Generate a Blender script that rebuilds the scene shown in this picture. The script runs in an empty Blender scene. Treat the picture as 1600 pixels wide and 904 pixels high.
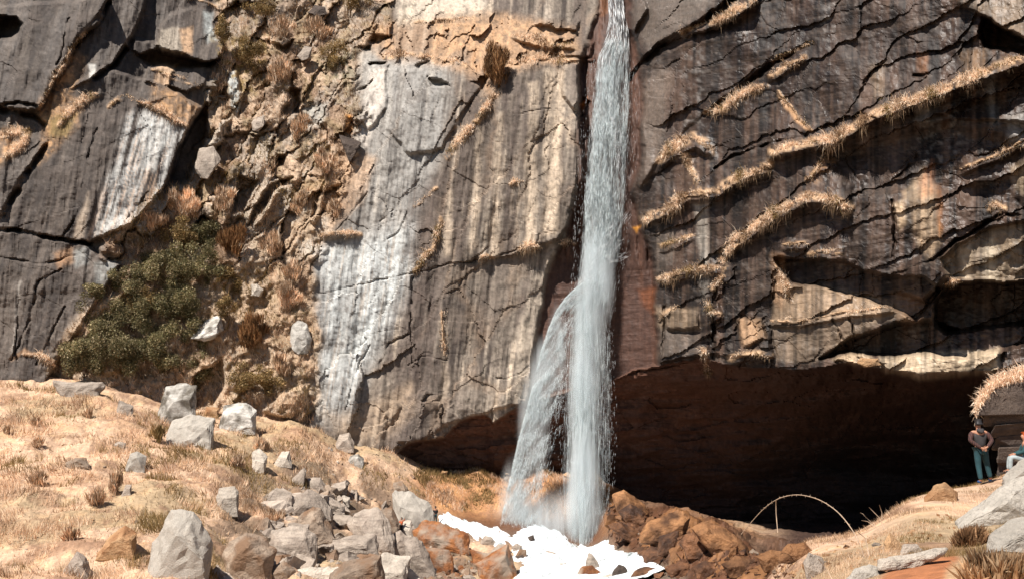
import bpy, bmesh, math, random
import numpy as np
from mathutils import Vector, noise as mnoise

random.seed(7)
RNG = np.random.default_rng(11)
SC = bpy.context.scene
COL = bpy.data.collections.new("place"); SC.collection.children.link(COL)

# ------------------------------------------------------------------ camera
F = 1250.0                                   # focal length in photo pixels (1600 wide)
PITCH = math.atan(228.0 / F)                 # horizon lies at row 680 of the photo
CT, ST = math.cos(PITCH), math.sin(PITCH)
cam = bpy.data.cameras.new("camera"); cam.sensor_width = 36.0
cam.lens = F / 1600.0 * 36.0; cam.clip_start = 0.1; cam.clip_end = 2000
camo = bpy.data.objects.new("camera", cam); COL.objects.link(camo)
camo.location = (0, 0, 0); camo.rotation_euler = (math.pi / 2 + PITCH, 0, 0)
SC.camera = camo

# ------------------------------------------------------------------ sky, sun, exposure
SUN_EL, SUN_AZ = math.radians(54), math.radians(40)     # azimuth: left of straight behind the camera
sdir = Vector((-math.cos(SUN_EL) * math.sin(SUN_AZ), -math.cos(SUN_EL) * math.cos(SUN_AZ), math.sin(SUN_EL)))
W = bpy.data.worlds.new("World"); SC.world = W; W.use_nodes = True
nt = W.node_tree; nt.nodes.clear()
sky = nt.nodes.new("ShaderNodeTexSky"); sky.sky_type = 'NISHITA'; sky.sun_disc = False
sky.sun_elevation = SUN_EL; sky.sun_rotation = math.atan2(sdir.x, sdir.y)
sky.altitude = 2000
bg = nt.nodes.new("ShaderNodeBackground"); bg.inputs[1].default_value = 0.05
wo = nt.nodes.new("ShaderNodeOutputWorld")
nt.links.new(sky.outputs[0], bg.inputs[0]); nt.links.new(bg.outputs[0], wo.inputs[0])
sun = bpy.data.lights.new("sun", 'SUN'); sun.energy = 5.0; sun.angle = math.radians(0.5); sun.color = (1.0, 0.94, 0.87)
suno = bpy.data.objects.new("sun", sun); COL.objects.link(suno)
suno.rotation_euler = sdir.to_track_quat('Z', 'Y').to_euler(); suno.location = (-40, -40, 80)
SC.view_settings.view_transform = 'Standard'; SC.view_settings.look = 'None'
SC.view_settings.gamma = 1.0; SC.view_settings.use_curve_mapping = False
SC.view_settings.exposure = 0.9
SC.cycles.volume_bounces = 4; SC.cycles.max_bounces = 10; SC.cycles.diffuse_bounces = 4; SC.cycles.transmission_bounces = 8

# ------------------------------------------------------------------ helpers: pixels, noise, masks
def ray(px, py):
    a = (np.asarray(px, float) - 800) / F; b = (452 - np.asarray(py, float)) / F
    y = CT - ST * b; z = ST + CT * b
    return a / y, z / y                       # x/y and z/y of the ray
def P(px, py, Y):
    t, q = ray(px, py); Y = np.asarray(Y, float)
    return np.stack(np.broadcast_arrays(t * Y, Y, q * Y), -1)
def to_px(x, y, z):
    fw = CT * y + ST * z; up = -ST * y + CT * z
    return 800 + F * x / fw, 452 - F * up / fw
def C(r, g, b, k=0.62):
    c = np.array([r, g, b]) / 255.0
    return np.where(c <= 0.04045, c / 12.92, ((c + 0.055) / 1.055) ** 2.4) * k
def _h(ix, iy, s):
    n = (ix.astype(np.int64) * 374761393 + iy.astype(np.int64) * 668265263 + s * 974634777) & 0xffffffff
    n = ((n ^ (n >> 13)) * 1274126177) & 0xffffffff
    n = ((n ^ (n >> 16)) * 2246822519) & 0xffffffff
    return ((n ^ (n >> 15)) & 0xffffff) / float(0xffffff)
def vn(x, y, s=0):
    xi = np.floor(x); yi = np.floor(y); fx = x - xi; fy = y - yi
    fx = fx * fx * fx * (fx * (fx * 6 - 15) + 10); fy = fy * fy * fy * (fy * (fy * 6 - 15) + 10)
    a = _h(xi, yi, s); b = _h(xi + 1, yi, s); c = _h(xi, yi + 1, s); d = _h(xi + 1, yi + 1, s)
    return (a + (b - a) * fx) * (1 - fy) + (c + (d - c) * fx) * fy
def fbm(x, y, s=0, o=4, g=0.5):
    r = 0; a = 1; t = 0
    for i in range(o):
        r = r + a * vn(x * 2 ** i + 17.3 * i, y * 2 ** i + 9.1 * i, s + i); t += a; a *= g
    return r / t
def sm(e0, e1, x):
    t = np.clip((x - e0) / (e1 - e0), 0, 1); return t * t * (3 - 2 * t)
def voro(x, y, s=0):
    """cells: returns F1, F2-F1, random a, random b, offset from the cell's point"""
    xi = np.floor(x); yi = np.floor(y)
    f1 = np.full(x.shape, 9.0); f2 = np.full(x.shape, 9.0)
    ra = np.zeros(x.shape); rb = np.zeros(x.shape); dx0 = np.zeros(x.shape); dy0 = np.zeros(x.shape)
    for i in (-1, 0, 1):
        for j in (-1, 0, 1):
            cx = xi + i; cy = yi + j
            qx = cx + _h(cx, cy, s); qy = cy + _h(cx, cy, s + 1)
            dx = x - qx; dy = y - qy; d = np.hypot(dx, dy)
            m = d < f1
            f2 = np.where(m, f1, np.minimum(f2, d))
            ra = np.where(m, _h(cx, cy, s + 2), ra); rb = np.where(m, _h(cx, cy, s + 3), rb)
            dx0 = np.where(m, dx, dx0); dy0 = np.where(m, dy, dy0)
            f1 = np.where(m, d, f1)
    return f1, f2 - f1, ra, rb, dx0, dy0
def seg_d(x, y, pts):
    d = np.full(x.shape, 1e9)
    for (x0, y0), (x1, y1) in zip(pts[:-1], pts[1:]):
        vx, vy = x1 - x0, y1 - y0; L = vx * vx + vy * vy + 1e-9
        t = np.clip(((x - x0) * vx + (y - y0) * vy) / L, 0, 1)
        d = np.minimum(d, np.hypot(x - x0 - t * vx, y - y0 - t * vy))
    return d
def inside(x, y, pts):
    r = np.zeros(x.shape, bool); n = len(pts)
    for i in range(n):
        x0, y0 = pts[i]; x1, y1 = pts[(i + 1) % n]
        if y0 == y1: continue
        r ^= ((y0 > y) != (y1 > y)) & (x < (x1 - x0) * (y - y0) / (y1 - y0) + x0)
    return r
def poly(x, y, pts, soft=4.0):
    """soft polygon mask, 1 inside"""
    xs = [p[0] for p in pts]; ys = [p[1] for p in pts]; m = soft + 2
    out = np.zeros(x.shape)
    bb = (x > min(xs) - m) & (x < max(xs) + m) & (y > min(ys) - m) & (y < max(ys) + m)
    if not bb.any(): return out
    X, Y_ = x[bb], y[bb]
    d = seg_d(X, Y_, list(pts) + [pts[0]]); d = np.where(inside(X, Y_, pts), d, -d)
    out[bb] = sm(-soft, soft, d)
    return out
def tps_fit(p, v, lam=1e-4):
    n = len(p); d = np.hypot(p[:, None, 0] - p[None, :, 0], p[:, None, 1] - p[None, :, 1])
    K = np.where(d > 0, d * d * np.log(d + 1e-12), 0) + lam * np.eye(n)
    Pm = np.c_[np.ones(n), p]
    A = np.block([[K, Pm], [Pm.T, np.zeros((3, 3))]])
    return np.linalg.solve(A, np.r_[v, np.zeros(3)])
def tps_eval(p, w, x, y):
    r = w[-3] + w[-2] * x + w[-1] * y
    for i in range(len(p)):
        d2 = (x - p[i, 0]) ** 2 + (y - p[i, 1]) ** 2
        r = r + w[i] * 0.5 * d2 * np.log(d2 + 1e-12)
    return r

# ------------------------------------------------------------------ helpers: objects
def mesh_np(name, verts, faces, cols=None, wet=None, smooth=False):
    """verts (n,3), faces (m,k) arrays -> mesh, colour per vertex"""
    me = bpy.data.meshes.new(name); k = faces.shape[1]
    me.vertices.add(len(verts)); me.vertices.foreach_set("co", np.ascontiguousarray(verts, np.float32).ravel())
    me.loops.add(faces.size); me.loops.foreach_set("vertex_index", faces.astype(np.int32).ravel())
    me.polygons.add(len(faces)); me.polygons.foreach_set("loop_start", (np.arange(len(faces)) * k).astype(np.int32))
    me.polygons.foreach_set("use_smooth", np.full(len(faces), smooth))
    if cols is not None:
        a = me.color_attributes.new("Col", 'FLOAT_COLOR', 'POINT')
        a.data.foreach_set("color", np.c_[cols, np.ones(len(cols))].astype(np.float32).ravel())
    if wet is not None:
        a = me.attributes.new("wet", 'FLOAT', 'POINT'); a.data.foreach_set("value", wet.astype(np.float32))
    me.update(calc_edges=True); me.validate()
    return me
def obj(name, me, mat=None, parent=None, loc=None):
    o = bpy.data.objects.new(name, me); COL.objects.link(o)
    if mat is not None: me.materials.append(mat)
    if parent is not None: o.parent = parent
    if loc is not None: o.location = loc
    return o
def empty(name, loc=(0, 0, 0), rz=0):
    o = bpy.data.objects.new(name, None); COL.objects.link(o); o.location = loc; o.rotation_euler = (0, 0, rz)
    o.empty_display_size = 0.3
    return o
def tag(o, label=None, cat=None, group=None, kind=None):
    for k, v in (("label", label), ("category", cat), ("group", group), ("kind", kind)):
        if v: o[k] = v
    return o
def recentre(me, c):
    """move mesh data so that the object's origin can sit at c"""
    n = len(me.vertices); a = np.empty(n * 3, np.float32); me.vertices.foreach_get("co", a)
    a = a.reshape(-1, 3) - np.array(c, np.float32); me.vertices.foreach_set("co", a.ravel()); me.update()

# ------------------------------------------------------------------ materials
def nodes(name):
    m = bpy.data.materials.new(name); m.use_nodes = True; t = m.node_tree; t.nodes.clear()
    out = t.nodes.new("ShaderNodeOutputMaterial"); b = t.nodes.new("ShaderNodeBsdfPrincipled")
    t.links.new(b.outputs[0], out.inputs[0])
    return m, t, b, out
def N(t, kind, **kw):
    n = t.nodes.new(kind)
    for k, v in kw.items():
        if k.startswith("i_"): n.inputs[int(k[2:])].default_value = v
        else: setattr(n, k, v)
    return n
def ramp(t, stops):
    r = t.nodes.new("ShaderNodeValToRGB"); e = r.color_ramp.elements
    while len(e) > 1: e.remove(e[-1])
    for i, (p, c) in enumerate(stops):
        x = e[0] if i == 0 else e.new(p)
        x.position = p; x.color = (c, c, c, 1) if np.isscalar(c) else (*c, 1)
    return r
def mul(t, a, b, fac=1.0):
    m = N(t, "ShaderNodeMix", data_type='RGBA', blend_type='MULTIPLY'); m.inputs[0].default_value = fac
    t.links.new(a, m.inputs[6]); t.links.new(b, m.inputs[7]); return m.outputs[2]
def attr_rock(name, fine=2.2, bump=0.5, rough=0.85):
    """rock or soil whose broad colour is stored on the mesh; grain, relief and wet gloss come from nodes"""
    m, t, b, out = nodes(name); L = t.links.new
    at = N(t, "ShaderNodeAttribute", attribute_name="Col"); aw = N(t, "ShaderNodeAttribute", attribute_name="wet")
    tc = N(t, "ShaderNodeTexCoord")
    n1 = N(t, "ShaderNodeTexNoise"); n1.inputs["Scale"].default_value = fine; n1.inputs["Detail"].default_value = 8; n1.inputs["Roughness"].default_value = 0.7
    mp = N(t, "ShaderNodeMapping"); mp.inputs["Scale"].default_value = (1.0, 1.0, 0.12)
    n2 = N(t, "ShaderNodeTexNoise"); n2.inputs["Scale"].default_value = 3.0; n2.inputs["Detail"].default_value = 5
    L(tc.outputs["Object"], n1.inputs["Vector"]); L(tc.outputs["Object"], mp.inputs[0]); L(mp.outputs[0], n2.inputs["Vector"])
    r1 = ramp(t, [(0.28, 0.55), (0.5, 1.0), (0.74, 1.45)]); L(n1.outputs[0], r1.inputs[0])
    r2 = ramp(t, [(0.3, 0.78), (0.7, 1.2)]); L(n2.outputs[0], r2.inputs[0])
    c = mul(t, at.outputs["Color"], r1.outputs[0], 0.8); c = mul(t, c, r2.outputs[0], 0.7)
    L(c, b.inputs["Base Color"])
    mr = N(t, "ShaderNodeMapRange"); mr.inputs[3].default_value = rough; mr.inputs[4].default_value = 0.32
    L(aw.outputs["Fac"], mr.inputs[0]); L(mr.outputs[0], b.inputs["Roughness"])
    b.inputs["Specular IOR Level"].default_value = 0.3
    bp = N(t, "ShaderNodeBump"); bp.inputs["Strength"].default_value = bump; bp.inputs["Distance"].default_value = 0.12
    L(n1.outputs[0], bp.inputs["Height"]); L(bp.outputs[0], b.inputs["Normal"])
    return m
def rock_mat(name, c0, c1, stain=None, rough=0.85, strata=True, scale=1.0):
    m, t, b, out = nodes(name); L = t.links.new
    tc = N(t, "ShaderNodeTexCoord"); oi = N(t, "ShaderNodeObjectInfo")
    ad = N(t, "ShaderNodeVectorMath", operation='ADD'); sc = N(t, "ShaderNodeVectorMath", operation='SCALE'); sc.inputs[3].default_value = 37.0
    cb = N(t, "ShaderNodeCombineXYZ"); L(oi.outputs["Random"], cb.inputs[0]); L(oi.outputs["Random"], cb.inputs[1])
    L(cb.outputs[0], sc.inputs[0]); L(tc.outputs["Object"], ad.inputs[0]); L(sc.outputs[0], ad.inputs[1])
    n1 = N(t, "ShaderNodeTexNoise"); n1.inputs["Scale"].default_value = 0.9 * scale; n1.inputs["Detail"].default_value = 8; n1.inputs["Roughness"].default_value = 0.68
    n2 = N(t, "ShaderNodeTexNoise"); n2.inputs["Scale"].default_value = 7.0 * scale; n2.inputs["Detail"].default_value = 6; n2.inputs["Roughness"].default_value = 0.7
    mp = N(t, "ShaderNodeMapping"); mp.inputs["Scale"].default_value = (0.5, 0.5, 5.0); mp.inputs["Rotation"].default_value = (0.5, 0.7, 0.3)
    n3 = N(t, "ShaderNodeTexNoise"); n3.inputs["Scale"].default_value = 1.2 * scale; n3.inputs["Detail"].default_value = 3
    L(ad.outputs[0], n1.inputs["Vector"]); L(ad.outputs[0], n2.inputs["Vector"]); L(ad.outputs[0], mp.inputs[0]); L(mp.outputs[0], n3.inputs["Vector"])
    mx = ramp(t, [(0.33, tuple(c0)), (0.66, tuple(c1))]); L(n1.outputs[0], mx.inputs[0])
    r2 = ramp(t, [(0.22, 0.42), (0.42, 0.95), (0.75, 1.3)]); L(n2.outputs[0], r2.inputs[0])
    c = mul(t, mx.outputs[0], r2.outputs[0], 0.8)
    if strata:
        r3 = ramp(t, [(0.34, 0.55), (0.46, 0.95), (0.6, 1.15)]); L(n3.outputs[0], r3.inputs[0]); c = mul(t, c, r3.outputs[0], 0.45)
    rr = ramp(t, [(0.0, 0.82), (1.0, 1.15)]); L(oi.outputs["Random"], rr.inputs[0]); c = mul(t, c, rr.outputs[0], 1.0)
    if stain is not None:
        n4 = N(t, "ShaderNodeTexNoise"); n4.inputs["Scale"].default_value = 0.6 * scale; n4.inputs["Detail"].default_value = 6
        L(ad.outputs[0], n4.inputs["Vector"])
        r4 = ramp(t, [(0.46, 0.0), (0.62, 1.0)]); L(n4.outputs[0], r4.inputs[0])
        mm = N(t, "ShaderNodeMix", data_type='RGBA'); L(r4.outputs[0], mm.inputs[0]); L(c, mm.inputs[6]); mm.inputs[7].default_value = (*stain, 1)
        c = mm.outputs[2]
    L(c, b.inputs["Base Color"]); b.inputs["Roughness"].default_value = rough; b.inputs["Specular IOR Level"].default_value = 0.3
    bp = N(t, "ShaderNodeBump"); bp.inputs["Strength"].default_value = 0.9; bp.inputs["Distance"].default_value = 0.15 / scale
    L(n2.outputs[0], bp.inputs["Height"]); L(bp.outputs[0], b.inputs["Normal"])
    return m
def leaf_mat(name, trans=0.3, rough=0.7):
    """blades and leaves, colour stored per blade, a little light passes through"""
    m, t, b, out = nodes(name); L = t.links.new
    at = N(t, "ShaderNodeAttribute", attribute_name="Col"); L(at.outputs["Color"], b.inputs["Base Color"])
    b.inputs["Roughness"].default_value = rough; b.inputs["Specular IOR Level"].default_value = 0.15
    tr = N(t, "ShaderNodeBsdfTranslucent"); L(at.outputs["Color"], tr.inputs[0])
    mx = N(t, "ShaderNodeMixShader"); mx.inputs[0].default_value = trans
    L(b.outputs[0], mx.inputs[1]); L(tr.outputs[0], mx.inputs[2]); L(mx.outputs[0], out.inputs[0])
    return m
def plain(name, c, rough=0.8, var=0.25, scale=9.0):
    m, t, b, out = nodes(name); L = t.links.new
    tc = N(t, "ShaderNodeTexCoord"); n = N(t, "ShaderNodeTexNoise"); n.inputs["Scale"].default_value = scale; n.inputs["Detail"].default_value = 4
    L(tc.outputs["Object"], n.inputs["Vector"])
    r = ramp(t, [(0.3, tuple(np.array(c) * (1 - var))), (0.7, tuple(np.minimum(np.array(c) * (1 + var), 0.9)))])
    L(n.outputs[0], r.inputs[0]); L(r.outputs[0], b.inputs["Base Color"]); b.inputs["Roughness"].default_value = rough
    return m

M_CLIFF = attr_rock("cliff_rock", 2.0, 0.4)
M_SOIL = attr_rock("slope_soil", 3.5, 0.6)
M_GRASS = leaf_mat("dry_grass_blades", 0.4)
M_LEAF = leaf_mat("shrub_leaves", 0.25, 0.5)
MR = {
    'grey': rock_mat("grey_stone", C(160, 144, 130, .6), C(208, 192, 175, .6)),
    'pale': rock_mat("pale_stone", C(194, 181, 165, .62), C(226, 213, 196, .62)),
    'warm': rock_mat("warm_stone", C(150, 130, 112, .6), C(196, 174, 152, .6), stain=C(150, 118, 92, .6)),
    'lichen': rock_mat("lichened_stone", C(186, 180, 170, .7), C(222, 216, 206, .7), stain=C(120, 112, 100)),
    'rust': rock_mat("rust_wet_stone", C(126, 72, 38), C(178, 116, 66), stain=C(180, 160, 140), rough=0.45),
    'brown': rock_mat("brown_stone", C(96, 64, 44), C(152, 106, 72), stain=C(70, 46, 32), rough=0.5),
    'ochre': rock_mat("ochre_stone", C(118, 78, 48), C(182, 132, 88), stain=C(88, 58, 36), rough=0.6),
    'tan': rock_mat("tan_earthy_stone", C(196, 152, 108), C(226, 184, 140), stain=C(170, 120, 80)),
    'dark': rock_mat("dark_stone", C(70, 58, 52), C(110, 95, 84)),
    'slab': rock_mat("smooth_grey_slab", C(172, 164, 152, .66), C(198, 189, 176, .66), strata=False, scale=2.0),
}

# ------------------------------------------------------------------ terrain: height over (azimuth tangent, ln distance)
TC = {-260: [(20, 1040), (45, 890), (60, 750), (76, 670), (95, 600), (115, 560)],
      0: [(20, 1040), (45, 906), (58, 790), (72, 700), (90, 606), (112, 570)],
      150: [(20, 1040), (46, 906), (60, 785), (75, 695), (90, 616), (112, 585)],
      300: [(20, 1040), (47, 906), (62, 790), (78, 705), (91, 655), (112, 625)],
      450: [(22, 1040), (50, 906), (65, 820), (82, 730), (95, 660), (114, 640)],
      600: [(24, 1040), (54, 906), (70, 865), (84, 818), (93, 745), (101, 697), (114, 690)],
      680: [(26, 1040), (58, 906), (75, 868), (88, 818), (95, 770), (102, 735), (114, 738)],
      750: [(28, 1040), (62, 906), (80, 868), (91, 820), (98, 775), (102, 741), (114, 752)],
      850: [(28, 1040), (64, 906), (80, 875), (92, 838), (98, 790), (102, 745), (114, 765)],
      920: [(28, 1040), (64, 906), (80, 882), (92, 850), (97, 802), (101, 748), (114, 770)],
      980: [(26, 1040), (60, 906), (74, 878), (84, 832), (91, 782), (98, 785), (114, 790)],
      1060: [(24, 1040), (50, 906), (60, 870), (69, 832), (76, 806), (84, 815), (112, 800)],
      1120: [(20, 1040), (38, 906), (48, 868), (56, 838), (61, 828), (70, 838), (108, 810)],
      1170: [(14, 1020), (28, 906), (36, 880), (42, 860), (50, 870), (80, 845), (108, 815)],
      1250: [(8, 1010), (14, 904), (18, 866), (20, 854), (24, 870), (40, 900), (80, 850), (108, 820)],
      1340: [(8, 985), (12, 895), (17, 848), (20, 830), (24, 850), (40, 900), (70, 850), (108, 820)],
      1420: [(8, 960), (12, 872), (18, 803), (22, 778), (26, 795), (40, 870), (70, 840), (108, 810)],
      1500: [(8, 935), (13, 858), (18, 800), (23, 760), (27, 768), (40, 850), (70, 830), (108, 800)],
      1545: [(8, 925), (13, 850), (18, 797), (24, 752), (29, 752), (40, 820), (70, 820)],
      1620: [(8, 915), (13, 835), (18, 782), (24, 738), (32, 730), (45, 790), (70, 810)],
      1880: [(8, 900), (14, 800), (24, 730), (40, 720), (70, 760), (100, 760)]}
cp, cv = [], []
for px, lst in TC.items():
    for Y, py in lst:
        t, q = ray(px, py); cp.append((t * 3.0, math.log(Y) * 1.0)); cv.append(q)
cp = np.array(cp); cv = np.array(cv); tw = tps_fit(cp, cv, 2e-4)
NT, NR = 560, 460
T_AX = np.linspace(-0.86, 0.86, NT); LY = np.linspace(math.log(5.0), math.log(125.0), NR)
TT, LL = np.meshgrid(T_AX, LY); YY = np.exp(LL)
Q = tps_eval(cp, tw, TT * 3.0, LL)
near = 1 - sm(math.log(5.0), math.log(9.0), LL)           # beside the camera: level ground at eye height
Q = Q * (1 - near) + (-1.65 / YY) * near * (TT > -9)
XX = TT * YY
TPX, TPY = to_px(XX, YY, Q * YY)
# relief: hummocks on the meadow, broken blocks on the wet bank
bank_px = [(930, 745), (1010, 775), (1060, 790), (1120, 805), (1190, 840), (1260, 850), (1250, 930), (1000, 930), (1030, 905), (945, 850)]
bank = poly(TPX, TPY, bank_px, 18) * (YY > 24)
scree = poly(TPX, TPY, [(380, 720), (520, 700), (640, 770), (690, 800), (760, 840), (830, 930), (330, 930), (340, 820)], 30)
hum = (fbm(XX / 4.0, YY / 4.0, 3, 5) - 0.5) * 1.7 * sm(10, 40, YY) + (fbm(XX / 0.9, YY / 0.9, 5, 4) - 0.5) * 0.28
v1 = voro(XX / 3.2, YY / 4.2, 8)
blk = (fbm(XX / 3.5, YY / 4.5, 35, 4) - 0.5) * 3.0 + (v1[2] - 0.5) * 0.5 + v1[4] * (v1[2] - 0.5) * 1.2
v2 = voro(XX / 1.1, YY / 1.5, 21)
blk2 = (v2[2] - 0.5) * 0.25 + v2[4] * (v2[2] - 0.5) * 0.6
v3 = voro(XX / 2.4, YY / 3.0, 33)
scr = fbm(XX / 2.2, YY / 2.6, 33, 4) * 2.4 - 1.4
knoll = sm(1200, 1270, TPX) * (1 - sm(30, 36, YY))
bank0 = poly(TPX, TPY, [(640, 735), (760, 728), (960, 735), (960, 860), (800, 850), (680, 805)], 16)
DZ = hum * (1 - 0.55 * knoll) * (1 - 0.75 * bank0) + (blk + blk2) * bank * 0.75 + (scr - 0.7) * scree * 0.6
foam_px = [(684, 800), (700, 808), (735, 817), (775, 829), (800, 838), (835, 826), (868, 832), (890, 850), (935, 851), (948, 846), (975, 862), (1010, 880), (1045, 890), (1090, 912),
           (1060, 930), (800, 930), (806, 897), (830, 884), (808, 872), (796, 850), (770, 846), (745, 840), (715, 826), (690, 815)]
foam_t = poly(TPX, TPY, foam_px, 10); foam_t = np.clip(foam_t * (0.7 + 0.7 * sm(0.36, 0.56, fbm(XX / 2.6, YY / 4.0, 52, 4))), 0, 1)
DZ = DZ * (1 - 0.8 * foam_t)
ZZ = Q * YY + DZ * np.clip(YY / 14.0, 0.3, 1)
TPX, TPY = to_px(XX, YY, ZZ); Q = ZZ / YY
def t_hit(px, py, far=False):
    t, q = ray(px, py); t = float(t); q = float(q)
    c = np.clip((t - T_AX[0]) / (T_AX[1] - T_AX[0]), 0, NT - 2); i = int(c); f = c - i
    col_ = Q[:, i] * (1 - f) + Q[:, i + 1] * f
    k = np.nonzero(col_ >= q)[0]
    if len(k) == 0: return 95.0
    return float(np.exp(LY[k[0]]))
def t_z(x, y):
    t = x / y; ly = math.log(y)
    c = min(max((t - T_AX[0]) / (T_AX[1] - T_AX[0]), 0), NT - 2.001); r = min(max((ly - LY[0]) / (LY[1] - LY[0]), 0), NR - 2.001)
    i, j = int(c), int(r); f, g = c - i, r - j
    return float((ZZ[j, i] * (1 - f) + ZZ[j, i + 1] * f) * (1 - g) + (ZZ[j + 1, i] * (1 - f) + ZZ[j + 1, i + 1] * f) * g)
# colour of the ground
n1 = fbm(XX / 3.0, YY / 3.0, 40, 5); n2 = fbm(XX / 0.8, YY / 0.8, 41, 4); n3 = fbm(XX / 7.0, YY / 7.0, 42, 3)
tc = C(224, 188, 156)[None, None] * (0.75 + 0.5 * n2[..., None])
def mixc(c, m, rgb): return c * (1 - m[..., None]) + np.asarray(rgb) * m[..., None]
tc = mixc(tc, sm(0.5, 0.68, n1) * 0.7, C(196, 154, 120)); tc = mixc(tc, sm(0.50, 0.66, n3) * 0.7, C(178, 156, 120)); tc = mixc(tc, sm(0.55, 0.7, fbm(XX / 1.7, YY / 1.7, 44, 4)) * 0.8, C(158, 122, 96))
tc = mixc(tc, sm(0.58, 0.72, n2) * 0.5, C(226, 186, 140))
tc = mixc(tc, scree * sm(0.35, 0.55, n1) * 0.8, C(112, 94, 78))  # scree darkened: shade of the gaps between boulders put into the colour
bankface = poly(TPX, TPY, [(640, 745), (760, 735), (940, 740), (950, 860), (800, 850), (690, 805)], 12)
tc = mixc(tc, bankface * 0.8, C(184, 128, 82)); tc = mixc(tc, bankface * sm(0.5, 0.65, n2), C(214, 160, 108))
tc = mixc(tc, bankface * sm(790, 820, TPY), C(120, 82, 58))
wetc = C(98, 64, 42)[None, None] * (0.6 + 0.8 * n2[..., None]) * (0.75 + 0.5 * v1[2][..., None])
tc = tc * (1 - bank[..., None]) + wetc * bank[..., None]
tc = mixc(tc, bank * sm(0.5, 0.62, n1) * 0.6, C(170, 120, 76))
tc = mixc(tc, foam_t, C(120, 105, 90))
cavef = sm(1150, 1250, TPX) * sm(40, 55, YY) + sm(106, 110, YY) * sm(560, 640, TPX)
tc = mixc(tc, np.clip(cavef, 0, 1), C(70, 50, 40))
path = poly(TPX, TPY, [(1372, 906), (1390, 886), (1440, 870), (1490, 862), (1500, 872), (1480, 890), (1470, 930), (1380, 930)], 8) * knoll
tc = mixc(tc, path, C(188, 122, 80))
wet_t = np.clip(bank * 0.5 + bankface * sm(790, 815, TPY) * 0.7, 0, 1)
idx = np.arange(NT * NR).reshape(NR, NT)
fq = np.stack([idx[:-1, :-1], idx[:-1, 1:], idx[1:, 1:], idx[1:, :-1]], -1).reshape(-1, 4)
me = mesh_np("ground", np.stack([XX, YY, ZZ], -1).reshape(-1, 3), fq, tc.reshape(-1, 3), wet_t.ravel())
tag(obj("ground", me, M_SOIL), "dry grassy hillside and rocky stream bank below the cliff", "ground", kind="structure")
# level ground around and behind the camera
gx, gy = np.meshgrid(np.linspace(-30, 30, 40), np.linspace(-60, 5.4, 40))
gz = -1.75 + (fbm(gx / 3, gy / 3, 77, 3) - 0.5) * 0.3
gi = np.arange(1600).reshape(40, 40)
gf = np.stack([gi[:-1, :-1], gi[:-1, 1:], gi[1:, 1:], gi[1:, :-1]], -1).reshape(-1, 4)
gme = mesh_np("ground", np.stack([gx, gy, gz], -1).reshape(-1, 3), gf, np.tile(C(200, 152, 106), (1600, 1)), np.zeros(1600))
tag(obj("ground", gme, M_SOIL), "level dry ground the view is taken from", "ground", kind="structure")

# ------------------------------------------------------------------ cliff: a depth over the viewing angles
CB = [(-220, 650, 92), (-220, 300, 94), (-220, 0, 98), (-220, -220, 102), (0, 600, 95), (0, 300, 97), (0, 0, 102), (0, -220, 107),
      (150, 600, 97), (150, 300, 99), (150, 0, 105), (300, 640, 97), (300, 300, 105), (300, 0, 113), (300, -220, 120),
      (420, 650, 98), (420, 300, 107), (420, 0, 117), (420, -220, 124), (550, 650, 99.5), (550, 300, 105.5), (550, 0, 117), (550, -220, 126),
      (700, 660, 101), (700, 300, 104.5), (700, 80, 109), (700, 0, 115), (700, -220, 127), (820, 620, 101.5), (820, 300, 103.5), (820, 100, 106), (820, 0, 112), (820, -220, 124),
      (950, 590, 101), (950, 440, 101), (950, 100, 105), (950, 50, 108), (950, 0, 112), (950, -220, 124),
      (1020, 580, 97), (1020, 300, 96), (1020, 0, 98), (1020, -220, 102), (1200, 575, 83), (1200, 300, 81.5), (1200, 0, 82), (1200, -220, 84),
      (1400, 575, 73), (1400, 300, 70.5), (1400, 0, 70), (1400, -220, 71), (1600, 565, 66.5), (1600, 300, 63.5), (1600, 0, 62), (1600, -220, 62),
      (1820, 565, 63), (1820, 0, 57), (1820, -220, 57), (0, 800, 94), (500, 800, 99), (950, 800, 101), (1600, 800, 66)]
CB = np.array(CB, float); bp_ = CB[:, :2] / 400.0; bw = tps_fit(bp_, CB[:, 2], 1e-3)
STEP = 2.0
cx = np.arange(-200, 1801, STEP); cy = np.arange(-200, 905, STEP)
PX, PY = np.meshgrid(cx, cy)
D = tps_eval(bp_, bw, PX / 400.0, PY / 400.0)
wx = (fbm(PX / 40, PY / 40, 60, 3) - 0.5) * 16 + (fbm(PX / 10, PY / 10, 62, 2) - 0.5) * 6
wy = (fbm(PX / 40, PY / 40, 61, 3) - 0.5) * 16 + (fbm(PX / 10, PY / 10, 63, 2) - 0.5) * 6
PXw, PYw = PX + wx * 0.6, PY + wy * 0.6
def pm(pts, soft=4, warp=True):
    return poly(PXw, PYw, pts, soft) if warp else poly(PX, PY, pts, soft)
def lm(pts, w, warp=True):
    """line mask: 1 on the line, 0 at distance w"""
    x, y = (PXw, PYw) if warp else (PX, PY)
    xs = [p[0] for p in pts]; ys = [p[1] for p in pts]
    bb = (x > min(xs) - w) & (x < max(xs) + w) & (y > min(ys) - w) & (y < max(ys) + w)
    o = np.zeros(x.shape)
    if bb.any(): o[bb] = 1 - sm(0, w, seg_d(x[bb], y[bb], pts))
    return o
CRN = 0.25 + 1.1 * sm(0.36, 0.6, fbm(PX / 22, PY / 22, 66, 3))
def slab(pts, out, g=None, soft=3):
    """a slab standing proud; g=(x0,y0,x1,y1): nothing proud at the first point, all of it at the second"""
    global D
    m = pm(pts, soft)
    if g is not None:
        x0, y0, x1, y1 = g; L = (x1 - x0) ** 2 + (y1 - y0) ** 2
        m = m * np.clip(((PX - x0) * (x1 - x0) + (PY - y0) * (y1 - y0)) / L, 0, 1.2)
    D = D - out * m
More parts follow.
